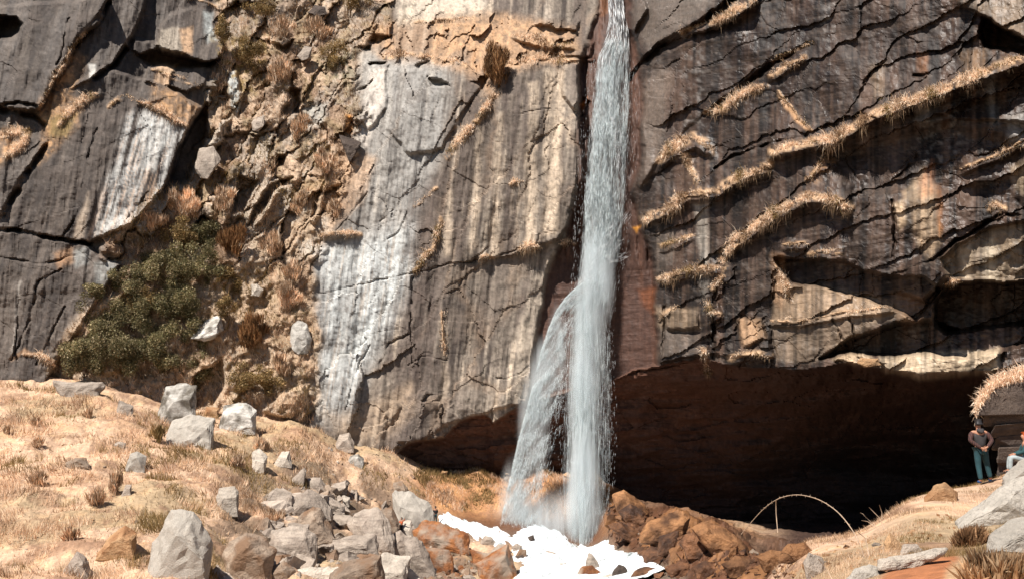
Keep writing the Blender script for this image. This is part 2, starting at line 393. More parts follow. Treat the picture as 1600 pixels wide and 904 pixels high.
def crack(pts, w=4, dep=0.8):
    global D
    D = D + dep * (0.45 if 490 < pts[0][0] < 880 else 0.75) * lm(pts, w * (0.55 if 490 < pts[0][0] < 880 else 0.8)) * CRN
def shelf(pts, out, up=26, dn=5):
    """a ledge along a line: the rock above slopes out to it, below it is undercut"""
    global D
    xs = np.array([p[0] for p in pts], float); ys = np.array([p[1] for p in pts], float)
    if xs[0] > xs[-1]: xs, ys = xs[::-1], ys[::-1]
    ln = np.interp(PXw, xs, ys); s = PYw - ln
    e = sm(xs[0] - 8, xs[0] + 14, PXw) * (1 - sm(xs[-1] - 14, xs[-1] + 8, PXw))
    prof = np.where(s < 0, np.exp(s / up), 1 - sm(0, dn, s))
    D = D - out * 0.72 * prof * e

# masks of the large regions
LEFT = [(-230, -230), (345, -230), (335, 0), (345, 95), (318, 165), (318, 215), (288, 285), (235, 300), (205, 345), (160, 372), (192, 415), (150, 470), (100, 520), (85, 605), (60, 640), (-230, 660)]
GULLY = [(330, -230), (600, -230), (610, 40), (565, 75), (555, 130), (570, 190), (545, 260), (520, 330), (505, 380), (486, 430), (500, 520), (492, 660), (60, 700), (85, 600), (100, 520), (150, 470), (192, 415), (160, 372), (205, 345), (235, 300), (288, 285), (318, 215), (318, 165), (345, 95)]
CHUTE = [(905, 95), (935, 20), (940, -230), (985, -230), (985, 40), (1004, 130), (1006, 180), (1000, 260), (985, 300), (1000, 345), (1022, 420), (1026, 570), (960, 596), (900, 606), (826, 625), (833, 560), (846, 480), (858, 415), (885, 370), (900, 300), (905, 200)]
RIGHT = [(985, -230), (1830, -230), (1830, 930), (960, 930), (960, 596), (1026, 570), (1022, 420), (1000, 345), (985, 300), (1000, 260), (1006, 180), (1004, 130), (985, 40)]
LIP = [(560, 720), (600, 712), (622, 706), (640, 690), (690, 682), (720, 656), (758, 644), (768, 660), (800, 640), (830, 624), (900, 606), (955, 598), (985, 580), (1050, 566), (1110, 560), (1160, 574), (1240, 579), (1330, 566), (1370, 572), (1440, 584), (1500, 580), (1560, 574), (1600, 568), (1840, 560)]
mL = pm(LEFT, 6); mG = poly(PX + wx * 1.9, PY + wy * 1.9, GULLY, 12); mCh = pm(CHUTE, 5); mR = pm(RIGHT, 6)
lipx = np.array([p[0] for p in LIP], float); lipy = np.array([p[1] for p in LIP], float)
lip_y = np.interp(PXw, lipx, lipy)
sl = PYw - lip_y
mCave = sm(-1.5, 2.5, sl) * sm(596, 622, PX)
mC = np.clip(1 - mL - mG - mCh - mR, 0, 1) * (1 - mCave)
mR = mR * (1 - mCave); mCh = mCh * (1 - mCave); mG = mG * (1 - mCave)

# left slabs and their crevices
slab([(-210, 20), (45, 5), (165, -4), (160, 22), (122, 70), (85, 130), (62, 172), (0, 172), (-210, 190)], 2.6, (-40, 60, 120, 90), 3)
slab([(168, -30), (232, -30), (226, 10), (202, 72), (148, 122), (84, 142), (112, 84), (140, 50)], 1.9, (110, 40, 210, 80), 3)
slab([(84, 146), (162, 104), (252, 132), (312, 166), (290, 205), (262, 280), (205, 352), (140, 378), (-10, 355), (18, 300), (70, 215)], 3.2, (0, 250, 280, 230), 3)
slab([(-210, 362), (60, 370), (140, 384), (186, 412), (150, 470), (104, 540), (74, 600), (-210, 640)], 1.4, (0, 400, 130, 470), 3)
slab([(-210, 215), (0, 210), (40, 205), (72, 222), (30, 285), (4, 335), (-210, 350)], 0.8, None, 5)
crack([(-200, 352), (0, 357), (60, 366), (142, 381)], 6, 2.2)
crack([(168, 6), (124, 66), (86, 126), (64, 170)], 9, 2.2); crack([(206, 66), (178, 100), (146, 122)], 9, 2.6)
crack([(60, 168), (30, 163), (0, 168)], 5, 1.0); crack([(0, 172), (52, 180), (70, 195)], 8, 1.6)
D += 4.0 * pm([(-10, 26), (26, 28), (34, 40), (18, 62), (-10, 60)], 4)
crack([(75, 222), (40, 280), (4, 335)], 8, 1.6)
D += 5.0 * pm([(322, 160), (320, 220), (292, 282), (264, 288), (276, 245), (296, 200)], 4)
for c_ in ([(30, 470), (24, 540), (28, 560)], [(95, 420), (60, 440), (45, 500), (20, 560)], [(0, 405), (60, 412), (120, 400)], [(100, 480), (80, 520), (60, 570)], [(110, 30), (90, 100)], [(230, 300), (190, 360)], [(150, 200), (120, 330), (100, 368)]):
    crack(c_, 3.5, 0.5)
# the block high on the left and its undercut
slab([(246, 45), (268, 22), (300, 12), (325, 22), (345, 40), (350, 70), (338, 92), (322, 96), (292, 90), (262, 82), (248, 68)], 2.4, (300, 0, 300, 80), 3)
D += 2.6 * pm([(216, 86), (236, 78), (250, 76), (262, 86), (290, 94), (322, 98), (340, 90), (330, 102), (285, 106), (236, 104)], 3)
slab([(212, 62), (246, 66), (248, 76), (222, 86), (208, 78)], 1.2); slab([(265, 108), (300, 98), (328, 106), (322, 130), (290, 144), (262, 130)], 1.4, (300, 95, 300, 140))
slab([(232, 100), (276, 100), (262, 134), (226, 128)], 0.9)
# gully: blocks, fins running down to the left, hollows
ca, sa = math.cos(math.radians(58)), math.sin(math.radians(58))
U = PX * ca + PY * sa; V = -PX * sa + PY * ca            # U along the fins
va = voro((-(PX + wx * 1.6) * sa - (PY + wy * 1.6) * ca) / 40, (-(PX + wx * 1.6) * ca + (PY + wy * 1.6) * sa) / 105, 70)
vb = voro((-(PX + wx * 2) * sa - (PY + wy * 2) * ca) / 19, (-(PX + wx * 2) * ca + (PY + wy * 2) * sa) / 62, 75); vc = voro((PX + wx * 2) / 9, (PY + wy * 2) / 13, 78)
fac = (va[2] - 0.5) * 5.0 + va[4] * (va[2] - 0.35) * 3.5 + va[5] * (va[3] - 0.6) * 3.0 + 1.6 * (1 - sm(0, 0.10, va[1]))
fac += (vb[2] - 0.5) * 0.6 + vb[4] * (vb[2] - 0.5) * 1.6 + vb[5] * (vb[3] - 0.65) * 1.6 + 0.15 * (1 - sm(0, 0.1, vb[1]))
fac += (fbm(PX / 30, PY / 45, 81, 5) - 0.5) * 6.0
fac += (vc[2] - 0.5) * 0.12 + vc[5] * (vc[3] - 0.6) * 0.5
gsoft = sm(380, 470, PY)                                   # lower gully is a grassy slope, gentler
D += fac * mG * (0.64 - 0.55 * gsoft) + (fbm(PX / 34, PY / 40, 80, 4) - 0.5) * 4.5 * mG * gsoft
for pts in ([(455, 280), (420, 310), (400, 340), (388, 352), (396, 322), (420, 290)], [(505, 285), (498, 318), (492, 345), (488, 340), (496, 300)], [(395, 205), (410, 190), (418, 196), (402, 208)], [(455, 140), (470, 142), (466, 175), (440, 182)], [(372, 275), (400, 280), (380, 330), (362, 335)], [(435, 245), (448, 242), (446, 262), (434, 262)], [(400, 60), (425, 66), (445, 74), (460, 62), (450, 84)]):
    D += 3.0 * pm(pts, 3)
for pts in ([(402, 300), (420, 286), (408, 325), (388, 350), (384, 340)], [(424, 306), (436, 304), (410, 345), (398, 350)], [(498, 290), (508, 286), (504, 322), (492, 350), (486, 345)], [(352, 108), (366, 108), (378, 150), (372, 182), (358, 165)], [(345, 190), (362, 185), (348, 225), (322, 230)]):
    slab(pts, 1.7)
D += 3.0 * pm([(300, 590), (345, 560), (350, 600), (330, 640), (300, 640)], 4)
slab([(410, 640), (440, 612), (470, 604), (486, 640), (470, 660)], 1.6)
# central slabs
slab([(765, 112), (800, 102), (905, 92), (910, 300), (890, 352), (872, 372), (800, 402), (742, 406), (652, 432), (640, 420), (700, 240), (742, 170)], 1.5, (640, 330, 800, 250), 3)
slab([(640, 436), (740, 410), (802, 402), (866, 380), (846, 470), (832, 560), (826, 626), (760, 642), (700, 662), (652, 690), (622, 690), (645, 560)], 0.6, (700, 430, 700, 600), 3)
crack([(500, 458), (560, 446), (606, 438), (640, 428), (700, 414), (760, 406), (860, 376)], 4.5, 0.7)
crack([(644, 434), (643, 500), (646, 566)], 5, 1.0)
crack([(596, 566), (610, 540), (640, 522)], 5, 0.9); crack([(540, 640), (566, 560), (580, 540)], 4, 0.6)
crack([(676, 462), (669, 478), (676, 490)], 4, 0.6); crack([(700, 457), (718, 454), (726, 464)], 3, 0.4); crack([(700, 480), (694, 494)], 3, 0.4)
crack([(735, 410), (752, 398), (762, 388)], 4, 0.6); crack([(640, 570), (660, 555), (700, 560)], 4, 0.5)
crack([(830, 570), (812, 582), (780, 592)], 4, 0.6); crack([(800, 180), (860, 168)], 3, 0.3); crack([(855, 240), (870, 200)], 3, 0.4)
crack([(560, 300), (578, 272), (585, 260)], 4, 0.5); crack([(525, 360), (552, 330), (572, 300)], 4, 0.4)
crack([(595, 345), (612, 330)], 4, 0.5); crack([(600, 378), (620, 366), (640, 330)], 4, 0.5)
D += 2.0 * pm([(580, 52), (612, 54), (590, 68), (576, 64)], 3) + 1.6 * pm([(560, 72), (580, 70), (580, 78)], 3) + 1.6 * pm([(574, 97), (602, 97), (600, 101), (576, 101)], 2)
D += 1.8 * pm([(668, 124), (692, 126), (704, 136), (676, 136)], 3) + 1.0 * pm([(648, 106), (672, 96), (655, 110)], 2) + 1.2 * pm([(556, 140), (585, 124), (572, 136)], 2)
slab([(600, 110), (640, 100), (700, 104), (740, 90), (760, 120), (720, 180), (690, 230), (640, 240), (600, 200)], 0.8, (600, 60, 700, 200))
slab([(575, 110), (606, 100), (600, 170), (575, 205), (566, 190)], 0.7)
shelf([(500, 372), (530, 366), (562, 368)], 1.0, 14, 6)
slab([(615, 700), (630, 640), (665, 600), (700, 640), (720, 655), (690, 682), (640, 692)], 1.2, (650, 600, 650, 690))
D += (0.5 * (vb[2] - 0.5) + vb[4] * (vb[2] - 0.5) * 1.2) * pm([(600, 650), (660, 610), (720, 640), (700, 690), (610, 710)], 10)
# ledges where grass sits above the central slabs
D += ((vb[2] - 0.5) * 1.6 + vb[5] * (vb[3] - 0.65) * 2.0) * 0.8 * pm([(560, 40), (760, 20), (900, 40), (905, 95), (800, 108), (770, 150), (730, 110), (600, 92)], 12)
shelf([(800, 58), (850, 72), (900, 78)], 1.6, 20, 5); shelf([(880, 95), (930, 92)], 1.0, 12, 4)
slab([(836, 40), (872, 20), (905, 30), (900, 46), (870, 44)], 1.4); slab([(858, 62), (885, 55), (925, 65), (918, 85), (880, 92), (858, 85)], 1.2)
# chute: recessed, ribbed
D += 1.6 * mCh + (fbm(PX / 14, PY / 60, 90, 4) - 0.5) * 2.2 * mCh * (1 - sm(380, 460, PY))
slab([(880, 105), (902, 100), (905, 165), (895, 170), (878, 150)], 1.4); D += 1.5 * pm([(896, 165), (910, 150), (920, 160), (900, 180)], 3)
slab([(905, 185), (918, 180), (918, 270), (902, 290)], 1.0)
slab([(962, 32), (1000, -10), (1010, 10), (992, 50), (978, 46)], 2.0)
# right wall: joints, ledges, big recesses
crack([(985, 128), (1010, 88), (1040, 68), (1080, 45), (1130, 10), (1180, -30)], 9, 1.8)
slab([(985, 20), (1010, -200), (1190, -200), (1130, 8), (1075, 42), (1030, 66), (1000, 90)], 1.6, (1000, -40, 1050, 60))
slab([(1004, 140), (1020, 92), (1080, 60), (1185, 30), (1190, 100), (1150, 150), (1100, 180), (1060, 215), (1030, 250), (1004, 290)], 1.2, (1150, 150, 1020, 120), 5)
crack([(1100, 182), (1130, 160), (1165, 130), (1205, 98), (1270, 68)], 9, 1.9)
crack([(1118, 262), (1150, 240), (1180, 232), (1260, 210)], 5, 1.2)
shelf([(1065, 58), (1100, 46), (1140, 26), (1182, 6)], 1.4, 20, 7)
shelf([(1200, 124), (1230, 110), (1260, 94)], 1.0, 16, 7)
shelf([(1205, 246), (1250, 234), (1300, 224), (1335, 206), (1375, 184), (1420, 166), (1460, 150), (1500, 136), (1550, 118), (1600, 100), (1800, 40)], 2.6, 26, 12)
shelf([(1028, 262), (1060, 240), (1085, 226), (1115, 244)], 1.5, 22, 10)
shelf([(1008, 350), (1040, 338), (1080, 312), (1115, 310), (1150, 288), (1205, 264)], 1.8, 22, 10)
shelf([(1134, 402), (1152, 382), (1178, 366), (1205, 350), (1232, 332), (1268, 314), (1300, 320), (1330, 330)], 2.2, 26, 11)
shelf([(1028, 446), (1060, 434), (1090, 428), (1125, 424)], 1.2, 18, 8)
shelf([(1028, 392), (1055, 384), (1085, 374)], 0.7, 14, 6)
shelf([(1222, 390), (1262, 386)], 0.9, 14, 6); shelf([(1262, 406), (1318, 402)], 1.4, 16, 5)
shelf([(1205, 510), (1260, 504), (1330, 494), (1395, 486)], 0.8, 18, 6)
shelf([(1140, 566), (1165, 560), (1200, 566)], 1.2, 16, 8)
shelf([(1500, 272), (1550, 252), (1610, 226)], 1.0, 18, 7)
shelf([(1440, 190), (1500, 182), (1600, 190), (1720, 190)], 1.0, 16, 5)
D += 2.3 * pm([(1212, 402), (1262, 406), (1322, 408), (1352, 424), (1440, 432), (1470, 452), (1450, 480), (1432, 500), (1360, 470), (1300, 452), (1240, 440), (1222, 425)], 3) 
slab([(1440, 400), (1482, 428), (1440, 470), (1400, 455), (1390, 425)], 2.2, (1390, 440, 1450, 440), 5)
D += 6.5 * pm([(1462, 468), (1480, 446), (1530, 442), (1620, 444), (1840, 440), (1840, 512), (1600, 508), (1520, 512), (1480, 518), (1458, 500)], 4)
D += 3.0 * pm([(1278, 560), (1330, 528), (1400, 506), (1450, 500), (1500, 514), (1600, 506), (1840, 510), (1840, 540), (1600, 540), (1560, 548), (1500, 556), (1440, 552), (1370, 552), (1330, 550)], 4)
slab([(1300, 562), (1350, 550), (1372, 566), (1335, 572)], 0.8); slab([(1378, 562), (1430, 556), (1500, 560), (1562, 546), (1562, 578), (1500, 584), (1440, 588), (1385, 574)], 1.5)
crack([(1448, 408), (1490, 380), (1530, 356), (1560, 334), (1604, 340)], 5, 1.5); crack([(1390, 428), (1448, 408), (1460, 400)], 4, 0.6)
slab([(1470, 402), (1532, 360), (1604, 344), (1840, 330), (1840, 436), (1600, 440), (1530, 438), (1482, 434)], -1.0)
D += 3.4 * pm([(1536, 28), (1560, 38), (1604, 66), (1840, 100), (1840, 120), (1600, 82), (1540, 74), (1530, 50)], 4)
slab([(1495, -200), (1840, -200), (1840, 90), (1604, 62), (1550, 30), (1500, 8)], 1.6, (1500, -60, 1560, 50))
crack([(1350, 132), (1368, 110), (1384, 94)], 3.5, 0.8); crack([(1425, 116), (1446, 114)], 4, 0.8)
D += 1.2 * pm([(1290, 240), (1480, 190), (1600, 230), (1600, 330), (1470, 300), (1330, 300)], 14)
for c_ in ([(1395, 280), (1420, 260), (1436, 240)], [(1392, 310), (1400, 350), (1396, 400)], [(1130, 400), (1112, 480), (1118, 560)], [(1210, 440), (1204, 500), (1210, 560)], [(1300, 500), (1320, 540)], [(1325, 500), (1336, 530)], [(1040, 480), (1030, 560)], [(1100, 560), (1030, 575), (990, 582)]):
    crack(c_, 4, 0.7)
slab([(1034, 490), (1060, 484), (1090, 488), (1092, 510), (1040, 516)], 0.9); slab([(1148, 500), (1190, 498), (1196, 530), (1160, 540)], 0.9); slab([(1104, 478), (1122, 470), (1128, 496), (1110, 504)], 0.9)
D += ((vb[2] - 0.5) * 1.2 + vb[5] * (vb[3] - 0.6) * 1.6) * 0.8 * pm([(1090, 400), (1140, 400), (1200, 500), (1205, 580), (1100, 570), (1095, 480)], 10)
slab([(1030, 520), (1200, 516), (1205, 560), (1110, 552), (1030, 566)], 1.0, (1100, 510, 1100, 560))
# the cave: the roof runs back and down from the lip, then the back wall
Ylip = D.copy(); back = 108 + 4 * (fbm(PX / 160, PY / 90, 95, 3) - 0.5)
rf = np.clip(sl / 165.0, 0, 1) ** 0.85
edge_r = sm(1660, 1560, PX)
Dc = Ylip * (1 - rf) + back * rf + 1.4 * sm(0, 5, sl)
bed = fbm(PX / 90, (PY + 0.06 * PX) / 9, 96, 4); vd = voro(PXw / 60, PYw / 18, 97)
Dc += (bed - 0.5) * 1.3 + (vd[2] - 0.5) * 0.6 + (fbm(PX / 110, PY / 45, 98, 3) - 0.5) * 5.0
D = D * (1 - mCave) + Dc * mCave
# grain of the rock
beds = fbm(PX / 120, (PY + 0.18 * PX) / 5.0, 100, 3) - 0.5
D += beds * 0.1 * mR + (fbm(PX / 55, PY / 55, 101, 5) - 0.5) * (1.3 * mR + 1.3 * mL + 1.1 * mC + 1.5 * mCave)
D += (fbm(PX / 9, PY / 9, 103, 3) - 0.5) * (0.1 * mR + 0.15 * mL + 0.15 * mC + 0.7 * mG + 0.5 * mCave + 0.12 * mCh)
D += (fbm(PX / 40, (PY + 0.1 * PX) / 6, 105, 3) - 0.5) * 0.15 * mCh * sm(380, 440, PY)
D += (fbm((PX + 0.12 * PY) / 16, PY / 130, 104, 4) - 0.5) * (0.9 * mC + 0.8 * mL)
ve = voro(PXw / 75, PYw / 52, 107)
D += ((ve[2] - 0.5) * 0.10 + ve[4] * (ve[3] - 0.5) * 0.35) * (mC + mR + mL) + 0.05 * (1 - sm(0.0, 0.03, ve[1])) * (mC + mL) * sm(0.5, 0.6, fbm(PX / 60, PY / 60, 108, 2))

cr, sr_ = math.cos(math.radians(-27)), math.sin(math.radians(-27))
vr = voro(((PX + wx) * cr + (PY + wy) * sr_) / 170, (-(PX + wx) * sr_ + (PY + wy) * cr) / 46, 171)
D += ((vr[2] - 0.5) * 0.28 + vr[4] * (vr[2] - 0.5) * 1.2 - vr[5] * (0.2 + vr[3] * 0.6) * 0.7) * mR * sm(1000, 1060, PX)
cq, sq = math.cos(math.radians(-62)), math.sin(math.radians(-62))
vq = voro(((PX + wx * 1.4) * cq + (PY + wy * 1.4) * sq) / 190, (-(PX + wx * 1.4) * sq + (PY + wy * 1.4) * cq) / 62, 181)
D += ((vq[2] - 0.5) * 0.8 + vq[5] * (vq[3] - 0.35) * 2.0 + vq[4] * (vq[2] - 0.5) * 1.0) * mC * (0.45 + 0.55 * sm(700, 560, PX + 0.2 * (PY - 500)))
for c_, m_ in ((vq, mC), (vr, mR)): D += 0.05 * (1 - sm(0, 0.03, c_[1])) * m_ * CRN
# --- colour of the rock: minerals, streaks of lichen and run-off, rust; cave shade, sunlit lip and glints painted in
lean = np.interp(PX, [0, 300, 500, 900, 1000, 1600], [0.32, 0.28, 0.16, 0.06, 0.0, 0.02])
SXc = PX + lean * PY
S1 = fbm(SXc / 7, PY / 170, 110, 3); S2 = fbm(SXc / 2.8, PY / 80, 111, 2); S3 = fbm(SXc / 26, PY / 260, 112, 3)
S4 = fbm(SXc / 60, PY / 70, 117, 3)
S = np.clip(0.5 + (S1 * 0.42 + S2 * 0.18 + S3 * 0.25 + S4 * 0.15 - 0.5) * (2.7 + 2.6 * sm(0.35, 0.65, S4)), 0, 1)
B1 = fbm(PX / 30, PY / 30, 113, 5); B2 = fbm(PX / 7, PY / 7, 114, 4); B3 = fbm(PX / 90, PY / 90, 115, 4)
col = np.zeros(PX.shape + (3,))
def lerp(a, b, t): return np.asarray(a)[None, None] * (1 - t[..., None]) + np.asarray(b)[None, None] * t[..., None]
kL = lerp(C(66, 58, 54), C(120, 108, 98), S * 0.75 + 0.25 * B1); kL = mixc(kL, sm(0.55, 0.7, B1) * 0.5, C(96, 84, 76))
kR = lerp(C(30, 23, 20), C(100, 80, 68), np.clip(0.85 * S + 0.35 * B3 - 0.17 + (B1 - 0.5) * 0.5, 0, 1) ** 1.3)
kC = lerp(C(72, 62, 56), C(184, 169, 152), S); kC = mixc(kC, sm(0.45, 0.62, fbm(PX / 70, PY / 50, 118, 4)) * 0.5, C(128, 114, 102)); kC = mixc(kC, (1 - sm(0, 0.16, vq[1])) * 0.25, C(176, 146, 118)); kC = mixc(kC, sm(0.50, 0.60, S3) * 0.7, C(96, 83, 76)); kC = mixc(kC, sm(0.66, 0.80, S1) * sm(0.4, 0.6, S4) * 0.75, C(222, 202, 178))
kG = lerp(C(204, 176, 148), C(160, 132, 108), sm(0.35, 0.62, B1))
kG = mixc(kG, sm(0.45, 0.6, vb[2]) * sm(0.3, 0.5, B2) * 0.75, C(178, 165, 150)); kG = mixc(kG, sm(0.58, 0.68, B2) * 0.6, C(112, 88, 68)); kG = mixc(kG, sm(0.55, 0.66, fbm(PX / 16, PY / 16, 116, 4)) * 0.5, C(150, 130, 92))
kG = mixc(kG, sm(0.6, 0.8, va[3]) * 0.6, C(196, 184, 168))
kCh = lerp(C(66, 45, 37), C(110, 76, 60), np.clip(S * 0.6 + B2 * 0.5 - 0.05, 0, 1)); kCh = mixc(kCh, sm(0.58, 0.7, S3) * 0.6, C(84, 62, 54))
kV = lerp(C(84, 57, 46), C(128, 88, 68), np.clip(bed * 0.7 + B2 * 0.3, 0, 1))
kV = mixc(kV, sm(1000, 1250, PX) * 0.5, C(50, 38, 32)); kV = mixc(kV, sm(660, 740, PY) * 0.6, C(42, 34, 30))  # cave shade put into the colour: darker to the right and further down
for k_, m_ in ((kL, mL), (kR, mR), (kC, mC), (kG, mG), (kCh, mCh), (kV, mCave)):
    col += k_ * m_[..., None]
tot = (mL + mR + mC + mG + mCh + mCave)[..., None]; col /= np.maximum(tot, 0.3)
def paint(m, rgb):
    global col
    col = col * (1 - m[..., None]) + np.asarray(rgb) * m[..., None]
def brk(lo=0.4, hi=0.6, f=B2): return sm(lo, hi, f)
# pale lichen sheet of the central slab, chalky run-off, cream rock at the top
wz = pm([(495, 385), (560, 375), (640, 350), (640, 428), (606, 520), (575, 570), (548, 655), (498, 655), (505, 480)], 22)
paint(wz * np.clip(0.55 + S * 0.7, 0, 1), C(214, 217, 214, .7)); paint(wz * sm(0.6, 0.8, S2) * 0.5, C(190, 166, 142))
paint(pm([(560, 80), (720, 95), (690, 240), (640, 360), (560, 380), (530, 370), (560, 250)], 20) * 0.6 * np.clip(0.4 + S, 0, 1), C(196, 194, 188))
paint(pm([(580, 110), (606, 108), (596, 165), (572, 230), (562, 220), (572, 160)], 5) * 0.85, C(232, 220, 206))
paint(pm([(620, -220), (770, -220), (756, 22), (700, 34), (622, 38)], 8) * 0.8, C(232, 216, 194)); paint(pm([(520, 260), (560, 240), (590, 250), (560, 320), (510, 360)], 10) * 0.6, C(228, 190, 154))
paint(pm([(500, 645), (560, 640), (640, 600), (650, 640), (600, 690), (540, 680)], 12) * 0.5, C(216, 188, 158))
paint(pm([(560, 40), (760, 20), (900, 45), (905, 92), (800, 108), (770, 150), (730, 110), (600, 92)], 14) * (0.35 + 0.5 * brk(0.4, 0.6, B1)), C(220, 176, 134))
for pts in ([(700, 300), (708, 300), (704, 402), (692, 402)], [(826, 130), (842, 128), (836, 400), (820, 395)], [(776, 180), (786, 178), (778, 400), (764, 405)], [(852, 110), (880, 108), (876, 360), (850, 370)], [(688, 500), (698, 498), (702, 600), (690, 640)], [(745, 200), (752, 200), (745, 390), (735, 390)]):
    paint(pm(pts, 5) * (0.4 + 0.5 * S), C(226, 204, 178))
paint(pm([(852, 410), (868, 392), (846, 470), (834, 560), (828, 620), (800, 630), (806, 520), (826, 450)], 5) * 0.6, C(206, 190, 170))
for pts in ([(650, 300), (700, 260), (690, 330), (660, 380), (650, 400)], [(640, 440), (680, 440), (676, 520), (650, 560), (636, 520)], [(800, 120), (816, 120), (804, 395), (792, 396)], [(640, 560), (690, 540), (680, 600), (650, 620)]):
    paint(pm(pts, 10) * 0.6 * (1 - 0.5 * S), C(96, 82, 74))
# left wall: white run-off below the grassy ledge, tan scabs
wl = pm([(196, 182), (232, 172), (290, 198), (282, 235), (246, 300), (222, 350), (190, 365), (132, 372), (150, 320), (180, 250)], 10)
paint(wl * sm(0.3, 0.75, S) * 0.85, C(212, 210, 204)); paint(wl * sm(0.6, 0.75, S2) * 0.5, C(226, 190, 160))
paint(pm([(226, 190), (262, 186), (268, 215), (240, 265), (222, 262)], 8) * 0.7, C(228, 228, 222))
paint(pm([(243, 102), (276, 102), (262, 132), (240, 128)], 4) * 0.8, C(226, 190, 154)); paint(pm([(280, 45), (302, 42), (298, 86), (282, 86)], 3) * 0.85, C(224, 184, 146))
paint(pm([(250, 46), (280, 40), (282, 86), (262, 80), (249, 68)], 4) * 0.6, C(216, 200, 178)); paint(pm([(318, 20), (334, 22), (330, 40), (340, 62), (322, 66)], 4) * 0.7, C(210, 216, 212))
paint(pm([(352, 108), (366, 108), (378, 150), (372, 182), (358, 165)], 4) * 0.8, C(206, 210, 206)); paint(pm([(345, 190), (362, 185), (348, 225), (322, 230)], 4) * 0.6, C(214, 200, 184))
paint(pm([(138, 102), (148, 100), (146, 120), (138, 122)], 2) * 0.8, C(220, 216, 208)); paint(pm([(120, 340), (138, 300), (130, 370), (116, 372)], 4) * 0.6, C(218, 196, 172))
paint(pm([(116, 395), (142, 384), (136, 410), (118, 420)], 5) * 0.6, C(200, 200, 194)); paint(pm([(150, 410), (184, 400), (178, 430), (150, 450)], 6) * 0.6, C(190, 190, 184)); paint(pm([(86, 395), (112, 385), (116, 410), (92, 420)], 6) * 0.6, C(206, 160, 120))
paint(lm([(32, 440), (24, 500), (20, 560)], 4) * 0.6, C(200, 190, 178)); paint(lm([(80, 570), (40, 545), (20, 560)], 5) * 0.5, C(206, 160, 118))
for pts in ([(-200, 205), (50, 202), (40, 230), (0, 262), (-200, 300)], [(60, 165), (112, 80), (136, 88), (90, 190), (70, 225)], [(80, 160), (130, 150), (120, 200), (90, 230), (60, 260)], [(235, 135), (270, 140), (310, 165), (290, 195), (240, 175)]):
    paint(pm(pts, 8) * (0.35 + 0.6 * brk(0.42, 0.58)), C(204, 160, 116))
paint(pm([(75, 185), (120, 175), (105, 215), (80, 215)], 6) * 0.6, C(150, 128, 72))
# gully: rusty, mossy and pale patches
paint(pm([(330, 60), (420, 60), (410, 140), (370, 160), (345, 110)], 10) * brk(0.45, 0.6) * 0.7, C(176, 146, 78)); paint(pm([(440, 280), (540, 270), (500, 380), (430, 420), (380, 420)], 14) * brk(0.42, 0.58, B1) * 0.45, C(196, 160, 120))
paint(pm([(500, 80), (555, 75), (550, 130), (505, 130)], 10) * brk() * 0.6, C(130, 122, 92)); paint(pm([(540, 180), (552, 180), (552, 212), (540, 206)], 3) * 0.8, C(210, 140, 60))
paint(pm([(475, 165), (510, 160), (505, 195), (480, 200)], 6) * 0.7, C(190, 188, 180)); paint(pm([(362, 262), (402, 262), (380, 320), (350, 330)], 6) * 0.6, C(140, 132, 122))
paint(mG * gsoft * (0.35 + 0.5 * brk(0.38, 0.55, B1)), C(200, 172, 142))
